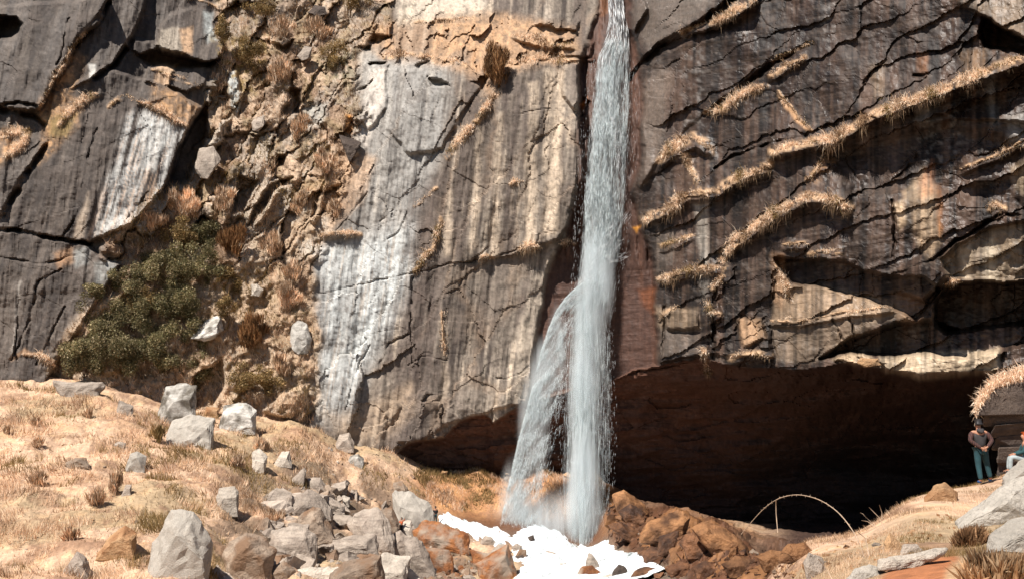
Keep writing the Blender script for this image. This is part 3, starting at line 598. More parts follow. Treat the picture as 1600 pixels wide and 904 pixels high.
# chute and right wall: rust, tan and chalk streaks, painted sunlit lip and wet glints
paint(pm([(996, 450), (1024, 448), (1024, 490), (1004, 480)], 6) * 0.5, C(140, 78, 38)); paint(pm([(905, 160), (918, 150), (912, 172)], 3) * 0.8, C(210, 120, 40)); paint(pm([(990, 355), (1002, 352), (996, 364)], 3) * 0.9, C(222, 150, 50)); paint(pm([(936, 0), (950, -20), (948, 22), (938, 24)], 3) * 0.3, C(170, 110, 60))
paint(pm([(1004, 140), (1030, 100), (1050, 110), (1030, 250), (1006, 290)], 8) * 0.5, C(150, 132, 118)); paint(pm([(990, 20), (1010, -200), (1180, -200), (1110, 10), (1060, 48), (1010, 80)], 8) * 0.6, C(140, 128, 118))
for pts, k, rgb in (([(1088, 320), (1104, 318), (1108, 420), (1100, 470), (1094, 420)], 0.7, (206, 196, 182)), ([(1395, 318), (1410, 312), (1418, 350), (1408, 360)], 0.8, (226, 196, 160)), ([(1412, 300), (1440, 262), (1462, 290), (1468, 380), (1450, 404), (1432, 380)], 0.75, (216, 186, 152)), ([(1462, 290), (1468, 288), (1470, 360), (1464, 372)], 0.8, (200, 130, 70)),
                   ([(1470, 402), (1532, 362), (1604, 346), (1840, 330), (1840, 436), (1600, 440), (1530, 438), (1482, 434)], 0.55, (196, 174, 146)), ([(1500, 390), (1516, 384), (1518, 436), (1506, 436)], 0.6, (226, 206, 178)), ([(1534, 375), (1556, 370), (1556, 440), (1540, 440)], 0.7, (230, 212, 184)),
                   ([(1210, 440), (1300, 448), (1400, 470), (1420, 500), (1300, 500), (1208, 505)], 0.65, (206, 176, 144)), ([(1208, 395), (1226, 400), (1232, 450), (1222, 480), (1206, 470)], 0.6, (216, 170, 130)), ([(1205, 508), (1330, 500), (1400, 490), (1330, 530), (1270, 565), (1210, 565)], 0.5, (178, 156, 132)),
                   ([(1378, 556), (1430, 552), (1562, 544), (1562, 580), (1500, 586), (1440, 590), (1380, 578)], 0.9, (226, 202, 170)), ([(1298, 562), (1350, 548), (1374, 566), (1335, 572)], 0.9, (220, 192, 158)),  # strips of the cave lip: sunlit tone painted into the rock
                   ([(1026, 480), (1090, 482), (1092, 512), (1028, 516)], 0.6, (190, 164, 136)), ([(1148, 500), (1190, 498), (1196, 530), (1160, 540)], 0.7, (206, 166, 128)), ([(1024, 350), (1060, 360), (1040, 420), (1024, 430)], 0.5, (150, 134, 120)), ([(1026, 516), (1095, 520), (1095, 552), (1028, 556)], 0.5, (150, 134, 120)),
                   ([(1495, -100), (1600, -100), (1600, 60), (1550, 28), (1502, 6)], 0.6, (170, 148, 124)), ([(1540, 112), (1556, 108), (1560, 200), (1548, 200)], 0.5, (176, 172, 166)), ([(1570, 180), (1604, 178), (1604, 222), (1576, 222)], 0.6, (170, 166, 160)), ([(1430, 160), (1465, 160), (1470, 200), (1430, 192)], 0.5, (166, 158, 150)), ([(1362, 100), (1384, 96), (1380, 150), (1366, 156)], 0.4, (170, 146, 120)), ([(1500, 80), (1546, 76), (1540, 110), (1505, 116)], 0.5, (172, 136, 100)), ([(1432, 85), (1450, 84), (1446, 112), (1434, 112)], 0.5, (186, 130, 90)), ([(1432, 280), (1456, 250), (1462, 300), (1440, 310)], 0.7, (190, 130, 90)), ([(1580, 260), (1604, 255), (1604, 310), (1588, 300)], 0.6, (190, 168, 140))):
    paint(pm(pts, 6) * k * np.clip(0.35 + 0.9 * S, 0, 1), C(*rgb))
paint(pm([(1060, 60), (1100, 55), (1100, 200), (1070, 200)], 10) * sm(0.5, 0.75, B2) * 0.35, C(170, 165, 160)); paint(pm([(1280, 0), (1310, 0), (1305, 90), (1284, 90)], 6) * sm(0.5, 0.75, B2) * 0.35, C(170, 165, 160)); paint(pm([(1430, 170), (1500, 165), (1500, 250), (1440, 260)], 8) * sm(0.5, 0.75, B2) * 0.35, C(170, 165, 160))  # pale specks painted as glints on the wet rock
paint(pm([(1214, 145), (1228, 160), (1268, 206), (1256, 200), (1224, 170)], 3) * 0.8, C(214, 168, 124))
paint(pm([(1256, 284), (1300, 228), (1310, 250), (1280, 285)], 6) * brk(0.48, 0.6) * 0.6, C(170, 130, 92))
paint(pm([(1390, 455), (1450, 460), (1440, 500), (1400, 500)], 8) * 0.4, C(150, 120, 96))
bl = sm(0.62, 0.72, fbm(PX / 100, (PY + 0.18 * PX) / 2.6, 120, 2))
paint(bl * mR * 0.10, C(150, 128, 108)); paint(sm(0.68, 0.76, B2) * (mR + mL) * 0.2, C(160, 148, 138))
paint(sm(0.60, 0.72, B1) * mC * 0.35, C(110, 98, 90)); paint(sm(0.62, 0.74, fbm(PX / 5, PY / 5, 121, 3)) * (mC + mL) * 0.5, C(88, 78, 70))
LG = [
 ([(1065, 56), (1100, 44), (1140, 24), (1182, 4)], 18, "pale grass strip at the top, just right of the waterfall's head", 1.0),
 ([(1203, 120), (1230, 108), (1260, 92)], 14, "short orange grass strip high in the middle of the right wall", 0.9),
 ([(1203, 100), (1240, 84), (1270, 70)], 6, "thin grass line just above the short orange strip", 0.6),
 ([(1208, 242), (1250, 230), (1300, 220), (1332, 203), (1372, 180), (1420, 162), (1460, 146), (1500, 132), (1550, 113), (1600, 96), (1720, 60)], 27, "longest grass ledge climbing to the upper right edge", 1.25),
 ([(1262, 288), (1280, 262), (1300, 235), (1312, 222)], 10, "brown grass trailing down from the longest ledge's left part", 0.9),
 ([(1214, 146), (1232, 168), (1250, 188), (1268, 206)], 6, "thin diagonal grass line descending to the longest ledge", 0.6),
 ([(1030, 256), (1045, 242), (1062, 230), (1085, 217), (1100, 226), (1113, 240)], 22, "arched tuft of pale grass right of the waterfall", 1.1),
 ([(1072, 250), (1080, 270), (1092, 290)], 22, "brown hanging grass joining the arched tuft to the ledge below", 1.2),
 ([(1008, 346), (1040, 334), (1062, 318), (1082, 304), (1112, 306), (1150, 284), (1203, 262)], 26, "thick pale grass ledge beside the waterfall's middle", 1.15),
 ([(1134, 400), (1152, 378), (1178, 360), (1205, 344), (1232, 326), (1268, 308), (1300, 316), (1328, 328)], 28, "hooked bright grass ledge in the centre of the right wall", 1.3),
 ([(1028, 442), (1060, 430), (1090, 424), (1125, 420)], 17, "short pale grass ledge low beside the brown chute", 0.95),
 ([(1030, 388), (1055, 381), (1084, 371)], 9, "small grass wisp between the thick and the short pale ledge", 0.7),
 ([(1224, 386), (1262, 383)], 6, "tiny grass wisp under the hooked bright ledge", 0.6),
 ([(1262, 402), (1290, 399), (1316, 398)], 9, "small straight grass strip over the black overhang", 0.8),
 ([(1206, 506), (1260, 501), (1330, 490), (1394, 482)], 7, "thin grass line along the lit band above the cave", 0.6),
 ([(1128, 404), (1134, 420), (1126, 440), (1112, 456)], 12, "chain of small pale tufts below the hooked ledge", 0.8),
 ([(1104, 474), (1112, 486), (1126, 494)], 12, "knob of pale grass at the fringe above the cave", 0.8),
 ([(1034, 500), (1044, 490), (1060, 486)], 10, "curled pale tuft on the block above the cave's left part", 0.8),
 ([(1142, 562), (1165, 553), (1200, 560)], 18, "pale grass clump on the cave lip left of centre", 1.0),
 ([(1100, 548), (1104, 570), (1108, 590)], 14, "icicle-like hanging grass drooping over the cave mouth", 1.1),
 ([(1216, 418), (1228, 440), (1236, 470)], 16, "brown withered grass hanging beside the black overhang", 1.0),
 ([(1502, 268), (1550, 249), (1606, 224)], 8, "thin orange grass line near the right edge", 0.7),
 ([(1546, 330), (1556, 322), (1568, 330)], 14, "small reddish tuft on the diagonal crack at right", 0.9),
 ([(1478, 450), (1488, 444), (1498, 446)], 10, "reddish tuft at the left end of the right hollow", 0.7),
 ([(1104, 182), (1130, 176), (1160, 150), (1195, 138)], 20, "brown bushy grass along the upper diagonal crack", 1.1),
 ([(172, 168), (185, 160), (205, 157), (235, 168), (262, 184), (290, 198)], 13, "curved grass ledge above the white streaks on the left wall", 0.8),
 ([(236, 112), (280, 128), (312, 140)], 7, "thin grass edge below the small lit blocks at upper left", 0.6),
 ([(290, -2), (320, 6), (350, 22)], 8, "pale grass edge over the block at the top left", 0.7),
 ([(64, 172), (84, 132), (112, 84), (138, 52)], 8, "grass filling the first diagonal crevice at upper left", 0.7),
 ([(92, 200), (110, 178), (128, 162), (150, 150)], 16, "greenish grass patch beside the second diagonal crevice", 0.8),
 ([(0, 214), (24, 210), (48, 206), (38, 232), (10, 250)], 20, "rusty grass tuft at the left edge", 0.9),
 ([(500, 372), (530, 366), (562, 370)], 12, "smooth pale grass pad at the gully's right side", 0.7),
 ([(690, 346), (684, 366), (676, 390), (664, 406), (648, 428)], 12, "string of tufts running down to the horizontal crack", 0.9),
 ([(650, 326), (666, 312), (682, 300)], 9, "short tuft string above the central crack's tuft", 0.8),
 ([(776, 150), (756, 178), (738, 204), (716, 226), (700, 248)], 18, "diagonal band of tan grass on the central slab's upper edge", 1.0),
 ([(812, 396), (826, 386), (842, 392)], 14, "pale tuft on the crack left of the brown chute", 0.9),
 ([(878, 388), (886, 380), (898, 384)], 10, "small tuft where the crack meets the chute", 0.7),
 ([(748, 412), (758, 404), (770, 410)], 9, "little star-shaped tuft on the central crack", 0.7),
 ([(798, 292), (804, 284), (810, 292)], 8, "tiny tuft alone in the middle of the streaked slab", 0.7),
 ([(692, 486), (692, 520), (696, 560)], 6, "narrow vertical line of dry moss on the lower slab", 0.5),
 ([(780, 100), (810, 100), (850, 96), (900, 100)], 14, "grass fringe capping the central streaked slab", 0.9),
 ([(800, 60), (830, 64), (860, 74), (900, 78)], 16, "tan grass shelf left of the waterfall's head", 0.9),
 ([(600, 92), (640, 88), (690, 94), (730, 106)], 14, "tan grass shelf above the grey lichen slab", 0.8),
 ([(650, 40), (700, 36), (740, 30)], 10, "tan grass at the foot of the cream rock band", 0.8),
 ([(90, 572), (70, 560), (40, 556)], 12, "brown grass at the foot of the left wall", 0.9),
]
for pts_, th_, lb_, L_ in LG:                              # the turf the ledge grass grows from
    q_ = [(a, b - 4) for a, b in pts_]; m_ = lm(q_, th_ * 0.42) * sm(0.2, 0.5, fbm(PX / 18, PY / 18, 67, 3)); paint(np.clip(m_ * 1.3, 0, 1) * brk(0.3, 0.5), C(196, 162, 128, .7)); D = D - 0.25 * m_ * (0.5 + B2)
wet_c = np.clip(mCh * 0.35 + mR * (0.35 + 0.4 * sm(0.45, 0.55, S3)) + mL * 0.2 * sm(0.5, 0.6, S3), 0, 1)

# --- mesh, split into the parts of the cliff one can name
VV = P(PX, PY, D); H_, W_ = PX.shape
idx = np.arange(H_ * W_).reshape(H_, W_)
quad = np.stack([idx[:-1, :-1], idx[1:, :-1], idx[1:, 1:], idx[:-1, 1:]], -1).reshape(-1, 4)
reg = np.argmax(np.stack([mL, mG, mC, mCh, mR, mCave], -1), -1)[:-1, :-1].ravel()
cliff = tag(empty("cliff", (0, 100, -8)), "tall dark streaked cliff with grassy ledges and a cave below", "cliff", kind="structure")
flatV = VV.reshape(-1, 3); flatC = col.reshape(-1, 3); flatW = wet_c.ravel()
for r, nm in enumerate(("dark_buttress", "overgrown_gully", "streaked_slab", "wet_chute", "overhanging_wall", "cave")):
    q = quad[reg == r]; used, inv = np.unique(q, return_inverse=True)
    me = mesh_np(nm, flatV[used] - np.array([0, 100, -8]), inv.reshape(-1, 4), flatC[used], flatW[used])
    obj(nm, me, M_CLIFF, cliff)
def cliffY(px, py):
    c = np.clip((np.asarray(px, float) - cx[0]) / STEP, 0, W_ - 1).astype(int); r = np.clip((np.asarray(py, float) - cy[0]) / STEP, 0, H_ - 1).astype(int)
    return D[r, c]
def cliffP(px, py, off=0.0): return P(px, py, cliffY(px, py) - off)

# ------------------------------------------------------------------ stream, foam and the waterfall
def water_mat(name, c, trans=0.45, rough=0.35):
    m, t, b, out = nodes(name); L = t.links.new
    tc_ = N(t, "ShaderNodeTexCoord"); n = N(t, "ShaderNodeTexNoise"); n.inputs["Scale"].default_value = 2.5; n.inputs["Detail"].default_value = 5
    L(tc_.outputs["Object"], n.inputs["Vector"])
    r = ramp(t, [(0.3, tuple(np.array(c) * 0.86)), (0.7, tuple(np.minimum(np.array(c) * 1.08, 0.95)))]); L(n.outputs[0], r.inputs[0])
    L(r.outputs[0], b.inputs["Base Color"]); b.inputs["Roughness"].default_value = rough
    tr = N(t, "ShaderNodeBsdfTranslucent"); L(r.outputs[0], tr.inputs[0])
    mx = N(t, "ShaderNodeMixShader"); mx.inputs[0].default_value = trans
    L(b.outputs[0], mx.inputs[1]); L(tr.outputs[0], mx.inputs[2]); L(mx.outputs[0], out.inputs[0])
    return m
def foam_mat():
    """churned water: white froth torn open over dark clear water"""
    m, t, b, out = nodes("churned_foam"); L = t.links.new; tc_ = N(t, "ShaderNodeTexCoord"); mp = N(t, "ShaderNodeMapping"); mp.inputs["Scale"].default_value = (1.0, 0.45, 1.0); mp.inputs["Rotation"].default_value = (0, 0, 0.5)
    L(tc_.outputs["Object"], mp.inputs[0]); n = N(t, "ShaderNodeTexNoise"); n.inputs["Scale"].default_value = 0.9; n.inputs["Detail"].default_value = 9; n.inputs["Roughness"].default_value = 0.72; L(mp.outputs[0], n.inputs["Vector"])
    r = ramp(t, [(0.30, (0.10, 0.12, 0.12)), (0.37, (0.34, 0.38, 0.38)), (0.46, (0.60, 0.63, 0.64)), (0.7, (0.72, 0.74, 0.75))]); L(n.outputs[0], r.inputs[0]); L(r.outputs[0], b.inputs["Base Color"])
    q = ramp(t, [(0.36, 0.12), (0.48, 0.6)]); L(n.outputs[0], q.inputs[0]); L(q.outputs[0], b.inputs["Roughness"])
    bp = N(t, "ShaderNodeBump"); bp.inputs["Strength"].default_value = 0.3; bp.inputs["Distance"].default_value = 0.2; L(n.outputs[0], bp.inputs["Height"]); L(bp.outputs[0], b.inputs["Normal"])
    return m
M_FOAM = foam_mat()
M_FALL = water_mat("falling_water", (0.84, 0.925, 0.94), 0.5)
M_SPRAY = water_mat("bright_spray", (0.93, 0.96, 0.97), 0.5)
heap = poly(TPX, TPY, [(806, 838), (836, 824), (868, 828), (892, 852), (884, 868), (850, 862), (822, 852)], 14)
ft = np.linspace(-0.11, 0.27, 520); fl = np.linspace(math.log(56), math.log(97), 330); FT, FL = np.meshgrid(ft, fl); FY = np.exp(FL); FX = FT * FY
def grid_at(A, T, L_):
    c = np.clip((T - T_AX[0]) / (T_AX[1] - T_AX[0]), 0, NT - 1.001); r = np.clip((L_ - LY[0]) / (LY[1] - LY[0]), 0, NR - 1.001); i = c.astype(int); j = r.astype(int); f = c - i; g = r - j
    return (A[j, i] * (1 - f) + A[j, i + 1] * f) * (1 - g) + (A[j + 1, i] * (1 - f) + A[j + 1, i + 1] * f) * g
FZ = grid_at(ZZ, FT, FL); fpx, fpy = to_px(FX, FY, FZ)
fmask = poly(fpx, fpy, foam_px, 16); flace = fbm((FX + 0.4 * FY) / 0.55, FY / 1.5, 50, 4) - 0.5; fbig = fbm(FX / 2.2, FY / 4.0, 52, 3) - 0.5
fh = fmask - 0.42 + flace * 0.6 + fbig * 0.85
fz = FZ + np.clip(fh, -0.5, 0.5) * 0.55 + grid_at(heap, FT, FL) * 0.5 + flace * 0.22 * fmask
fm = (fh > -0.12) & (fmask > 0.02); fsel = (fm[:-1, :-1] & fm[1:, 1:] & fm[:-1, 1:] & fm[1:, :-1]).ravel()
idt = np.arange(FT.size).reshape(FT.shape)
fqt = np.stack([idt[:-1, :-1], idt[:-1, 1:], idt[1:, 1:], idt[1:, :-1]], -1).reshape(-1, 4)[fsel]
used, inv = np.unique(fqt, return_inverse=True)
me = mesh_np("stream", np.stack([FX, FY, fz], -1).reshape(-1, 3)[used], inv.reshape(-1, 4), smooth=True)
tag(obj("stream", me, M_FOAM), "white foaming stream running from the foot of the waterfall", "stream", kind="structure")

def spindles(name, p0, p1, r, mat, parent):
    """thin tapering filaments of water between two points each"""
    n = len(p0); d = p1 - p0; d /= np.linalg.norm(d, axis=1, keepdims=True) + 1e-9
    a = np.cross(d, np.array([0.31, 0.82, 0.2])); a /= np.linalg.norm(a, axis=1, keepdims=True) + 1e-9; b = np.cross(d, a)
    mid = p0 * 0.55 + p1 * 0.45; V = np.empty((n, 5, 3)); V[:, 0] = p0; V[:, 4] = p1
    ph = RNG.random(n) * 6.28
    for k in range(3):
        an = ph + k * 2.0944
        V[:, 1 + k] = mid + (a * np.cos(an)[:, None] + b * np.sin(an)[:, None]) * r[:, None]
    base = np.array([[0, 1, 2], [0, 2, 3], [0, 3, 1], [4, 2, 1], [4, 3, 2], [4, 1, 3]])
    Fc = (np.arange(n)[:, None, None] * 5 + base[None]).reshape(-1, 3)
    me = mesh_np(name, V.reshape(-1, 3) - np.array(parent.location), Fc, smooth=True)
    return obj(name, me, mat, parent)
fall = tag(empty("waterfall", tuple(P(912, 850, 93))), "tall pale waterfall dropping past the brown chute into foam", "waterfall", kind="structure")
ey = np.array([-200, 0, 40, 62, 80, 110, 200, 300, 400, 440, 500, 600, 700, 800, 860], float)
eL = np.array([948, 950, 952, 950, 936, 930, 921, 913, 908, 903, 894, 889, 886, 885, 886], float)
eR = np.array([966, 973, 980, 983, 984, 986, 985, 979, 968, 957, 947, 950, 950, 944, 940], float)
wYy = np.array([-200, 0, 60, 100, 200, 300, 440, 520, 600, 700, 860], float)
wY = np.array([123, 111.5, 107.2, 105.2, 104.2, 103.0, 100.6, 99.0, 97.4, 95.6, 93.0], float)
rows = np.arange(-200, 440, 10.0)               # over the rock the water rides just in front of it
for_y = []
for yy in rows:
    xs = np.linspace(np.interp(yy, ey, eL), np.interp(yy, ey, eR), 9)
    for_y.append(float(np.min(cliffY(xs, np.full(9, yy)))) - 0.5)
for_y = np.array(for_y)
for_y = np.array([np.percentile(for_y[max(0, i - 3):i + 4], 30) for i in range(len(for_y))])
keep = wYy >= 500
wYy = np.r_[rows, wYy[keep]]; wY = np.r_[for_y, np.minimum(wY[keep], for_y[-1] - 0.5)]
def fall_pts(n, y0, y1, lmin, lmax, dens=None, spread=1.0, jit=1.0, umode='flat'):
    y = y0 + (y1 - y0) * RNG.random(n)
    u = RNG.random(n) if umode == 'flat' else np.clip(0.42 + 0.22 * RNG.standard_normal(n), -0.15, 1.1)
    L = eL[0] * 0 + np.interp(y, ey, eL); R = np.interp(y, ey, eR)
    x = L + (R - L) * (0.5 + (u - 0.5) * spread)
    if dens is not None:
        k = RNG.random(n) < dens(x, y, u); x, y, u = x[k], y[k], u[k]
    ln = lmin + (lmax - lmin) * RNG.random(len(x)) ** 1.5
    yb = np.minimum(y + ln, 862); Lb = np.interp(yb, ey, eL); Rb = np.interp(yb, ey, eR)
    xb = Lb + (Rb - Lb) * (0.5 + (u - 0.5) * spread) + RNG.normal(0, 0.7, len(x))
    dj = RNG.normal(0, 0.55, len(x)) * jit + 0.9 * ((u - 0.5) * 2) ** 2 - 0.7
    return P(x, y, np.interp(y, wYy, wY) + dj), P(xb, yb, np.interp(yb, wYy, wY) + dj), x, y
def d_main(x, y, u):
    tex = fbm(x / 5.0, y / 42.0, 130, 3); big = fbm(x / 14.0, y / 60.0, 131, 2)
    d = sm(0.32, 0.62, tex) * 0.75 + 0.25
    hole = np.exp(-(((x - 970) / 9.0) ** 2 + ((y - 128) / 36.0) ** 2)) * 1.0 + np.exp(-(((x - 935) / 10.0) ** 2 + ((y - 335) / 30.0) ** 2)) * 0.6 + np.exp(-(((x - 972) / 6.0) ** 2 + ((y - 250) / 30.0) ** 2)) * 0.6
    edge = sm(-0.02, 0.16, u) * sm(1.02, 0.84, u)
    return np.clip(d * (1 - hole) * edge * (0.55 + 0.6 * big), 0, 1)
p0, p1, x_, y_ = fall_pts(1500, -200, 85, 14, 40)
spindles("upper_fall", p0, p1, 0.02 + 0.03 * RNG.random(len(p0)), M_SPRAY, fall)
p0, p1, x_, y_ = fall_pts(36000, 58, 470, 8, 34, d_main)
spindles("veil", p0, p1, 0.007 + 0.011 * RNG.random(len(p0)) ** 2, M_FALL, fall)
def d_low(x, y, u):
    tex = fbm(x / 4.0, y / 90.0, 133, 3)
    return np.clip((sm(0.3, 0.62, tex) * 0.7 + 0.3) * (0.75 * np.exp(-((u - 0.40) / 0.16) ** 2) + 0.34 * np.exp(-((u - 0.5) / 0.34) ** 2)) * (0.55 + 0.45 * sm(900, 500, y)), 0, 1)
p0, p1, x_, y_ = fall_pts(38000, 430, 850, 12, 60, d_low, 1.2)
spindles("main_column", p0, p1, 0.005 + 0.008 * RNG.random(len(p0)) ** 2, M_FALL, fall)
# side plume thrown left by a rib in the rock
sy = np.array([432, 445, 460, 480, 500, 540, 600, 680, 760, 835], float)
sL = np.array([925, 905, 888, 872, 862, 848, 833, 812, 794, 778], float)
sR = np.array([965, 948, 930, 912, 902, 896, 892, 880, 862, 842], float)
def plume_pts(n, lmin, lmax, pw, y0=432, y1=838):
    y = y0 + (y1 - y0) * RNG.random(n); u = RNG.random(n) ** pw
    ln = lmin + (lmax - lmin) * RNG.random(n) ** 1.5; yb = np.minimum(y + ln, 842)
    k = RNG.random(n) < np.clip(sm(0.34, 0.62, fbm(y / 16.0 + u * 5, u * 6.0 + y / 60.0, 140, 4)) * 0.95 + 0.06, 0, 1) * sm(1.0, 0.6, u)
    y, u, yb = y[k], u[k], yb[k]
    f = lambda v: np.interp(v, sy, sL) + (np.interp(v, sy, sR) - np.interp(v, sy, sL)) * u
    dj = RNG.normal(0, 0.5, len(y)) - 0.8
    g = lambda v: np.interp(v, wYy, wY) + dj
    return P(f(y), y, g(y)), P(f(yb) + RNG.normal(0, 1.2, len(y)), yb, g(yb))
p0, p1 = plume_pts(22000, 5, 20, 1.6)
spindles("side_plume", p0, p1, 0.006 + 0.010 * RNG.random(len(p0)) ** 2, M_FALL, fall)
p0, p1 = plume_pts(15000, 1.5, 4, 1.25, 470, 838)
spindles("plume_drops", p0, p1, 0.008 + 0.022 * RNG.random(len(p0)) ** 3, M_SPRAY, fall)
# ribs of brighter water where it strikes the rock, and loose drops around the column
rib = np.array([(972, 205), (975, 240), (968, 280)]); segs = [((985, 330), (915, 435)), ((962, 345), (905, 450)), ((975, 372), (930, 430)), ((955, 180), (968, 270)), ((972, 190), (966, 262)), ((952, 150), (962, 215)), ((935, 430), (880, 478)), ((945, 440), (885, 470)), ((985, 395), (935, 420))]
a0, a1 = [], []
for (x0, y0), (x1, y1) in segs:
    for k in range(120):
        t = RNG.random(); s_ = 0.06 + 0.10 * RNG.random(); ox, oy = RNG.normal(0, 2.6), RNG.normal(0, 3.4)
        xa, ya = x0 + (x1 - x0) * t + ox, y0 + (y1 - y0) * t + oy; xb, yb = xa + (x1 - x0) * s_, ya + (y1 - y0) * s_
        dd = RNG.normal(0, 0.2) - 1.5
        a0.append(P(xa, ya, np.interp(ya, wYy, wY) + dd)); a1.append(P(xb, yb, np.interp(yb, wYy, wY) + dd))
spindles("splash_rib", np.array(a0), np.array(a1), 0.006 + 0.012 * RNG.random(len(a0)), M_SPRAY, fall)
p0, p1, x_, y_ = fall_pts(3000, 90, 850, 3, 12, None, 1.45)
spindles("loose_drops", p0, p1, 0.006 + 0.009 * RNG.random(len(p0)), M_SPRAY, fall)
# drifting spray: a real thin mist round the foot of the fall
def mist(name, px, py, Y, rx, ry, rz, dens):
    bm = bmesh.new(); bmesh.ops.create_icosphere(bm, subdivisions=3, radius=1.0)
    for v in bm.verts: v.co = (v.co.x * rx, v.co.y * ry, v.co.z * rz)
    me = bpy.data.meshes.new(name); bm.to_mesh(me); bm.free()
    m = bpy.data.materials.new("spray_mist"); m.use_nodes = True; t = m.node_tree; t.nodes.clear(); L = t.links.new
    out = t.nodes.new("ShaderNodeOutputMaterial"); v = t.nodes.new("ShaderNodeVolumePrincipled")
    v.inputs["Color"].default_value = (0.925, 0.972, 0.985, 1); v.inputs["Anisotropy"].default_value = 0.2
    tc_ = N(t, "ShaderNodeTexCoord"); ln = N(t, "ShaderNodeVectorMath", operation='LENGTH'); dv = N(t, "ShaderNodeVectorMath", operation='DIVIDE'); dv.inputs[1].default_value = (rx, ry, rz)
    L(tc_.outputs["Object"], dv.inputs[0]); L(dv.outputs[0], ln.inputs[0])
    mr = N(t, "ShaderNodeMapRange", interpolation_type='SMOOTHSTEP'); mr.inputs[1].default_value = 1.0; mr.inputs[2].default_value = 0.0; mr.inputs[3].default_value = 0.0; mr.inputs[4].default_value = dens
    L(ln.outputs["Value"], mr.inputs[0])
    mp = N(t, "ShaderNodeMapping"); mp.inputs["Scale"].default_value = (1.0, 1.0, 0.10); mp.inputs["Location"].default_value = (px * 0.37, 0, 0); nz = N(t, "ShaderNodeTexNoise"); nz.inputs["Scale"].default_value = 1.5; nz.inputs["Detail"].default_value = 3
    L(tc_.outputs["Object"], mp.inputs[0]); L(mp.outputs[0], nz.inputs["Vector"])
    rp = ramp(t, [(0.36, 0.25), (0.64, 1.7)]); L(nz.outputs[0], rp.inputs[0])
    mm = N(t, "ShaderNodeMath", operation='MULTIPLY'); L(mr.outputs[0], mm.inputs[0]); L(rp.outputs[0], mm.inputs[1]); L(mm.outputs[0], v.inputs["Density"]); L(v.outputs[0], out.inputs["Volume"])
    dens *= 1.5; mr.inputs[4].default_value = dens
    c = np.array(P(px, py, Y)); o = obj(name, me, m, fall, tuple(c - np.array(fall.location))); return o
mist("mist", 911, 780, 94, 2.5, 1.8, 10.0, 1.2)
mist("mist", 912, 650, 96.5, 2.3, 1.6, 13.0, 1.15)
mist("mist", 920, 530, 98.6, 2.4, 1.4, 10.0, 1.3)
mist("mist", 934, 430, 100, 2.6, 1.4, 8.0, 2.0)
mist("mist", 945, 330, 101.2, 2.7, 1.3, 9.0, 2.2)
mist("mist", 952, 230, 102.5, 2.8, 1.3, 9.0, 2.0)
mist("mist", 955, 130, 103.5, 2.5, 1.2, 7.0, 1.2)
mist("mist", 806, 795, 94.5, 2.4, 1.6, 7.0, 0.9)
mist("mist", 834, 670, 96.5, 2.4, 1.2, 9.0, 0.9)
mist("mist", 850, 590, 97.5, 2.2, 1.2, 6.0, 0.8)
mist("mist", 872, 545, 98.5, 1.7, 1.2, 6.5, 0.7)
mist("mist", 860, 812, 93.5, 8.5, 2.6, 4.2, 0.30)

# ------------------------------------------------------------------ boulders
def rock_from_points(pts, size, bev=0.014, cuts=2, rough=0.055, seed=0):
    bm = bmesh.new()
    for p in pts: bm.verts.new(p)
    r = bmesh.ops.convex_hull(bm, input=bm.verts[:])
    bmesh.ops.delete(bm, geom=list({g for g in r["geom_interior"] + r["geom_unused"] if isinstance(g, bmesh.types.BMVert)}), context='VERTS')
    bmesh.ops.dissolve_limit(bm, angle_limit=math.radians(13), verts=bm.verts[:], edges=bm.edges[:])
    bmesh.ops.bevel(bm, geom=bm.edges[:], offset=size * bev, segments=1, affect='EDGES', clamp_overlap=True)
    bmesh.ops.triangulate(bm, faces=bm.faces[:])
    if cuts: bmesh.ops.subdivide_edges(bm, edges=bm.edges[:], cuts=cuts, use_grid_fill=True)
    bm.normal_update()
    off = Vector((seed * 3.7, seed * 1.3, seed * 2.1))
    mv = []
    for v in bm.verts:
        n = 0.55 * mnoise.fractal(v.co * (2.6 / size) + off, 0.7, 2.1, 5) - 0.9 * max(0.0, 0.28 - abs(mnoise.noise(v.co * (3.2 / size) - off))) + 0.35 * mnoise.noise(v.co * (11.0 / size) + off)
        mv.append(v.co + v.normal * n * size * rough)
    for v, c in zip(bm.verts, mv): v.co = c
    me = bpy.data.meshes.new("rock"); bm.to_mesh(me); bm.free()
    return me
LAND = []      # (px, py, phrase) of rocks that others can be found by
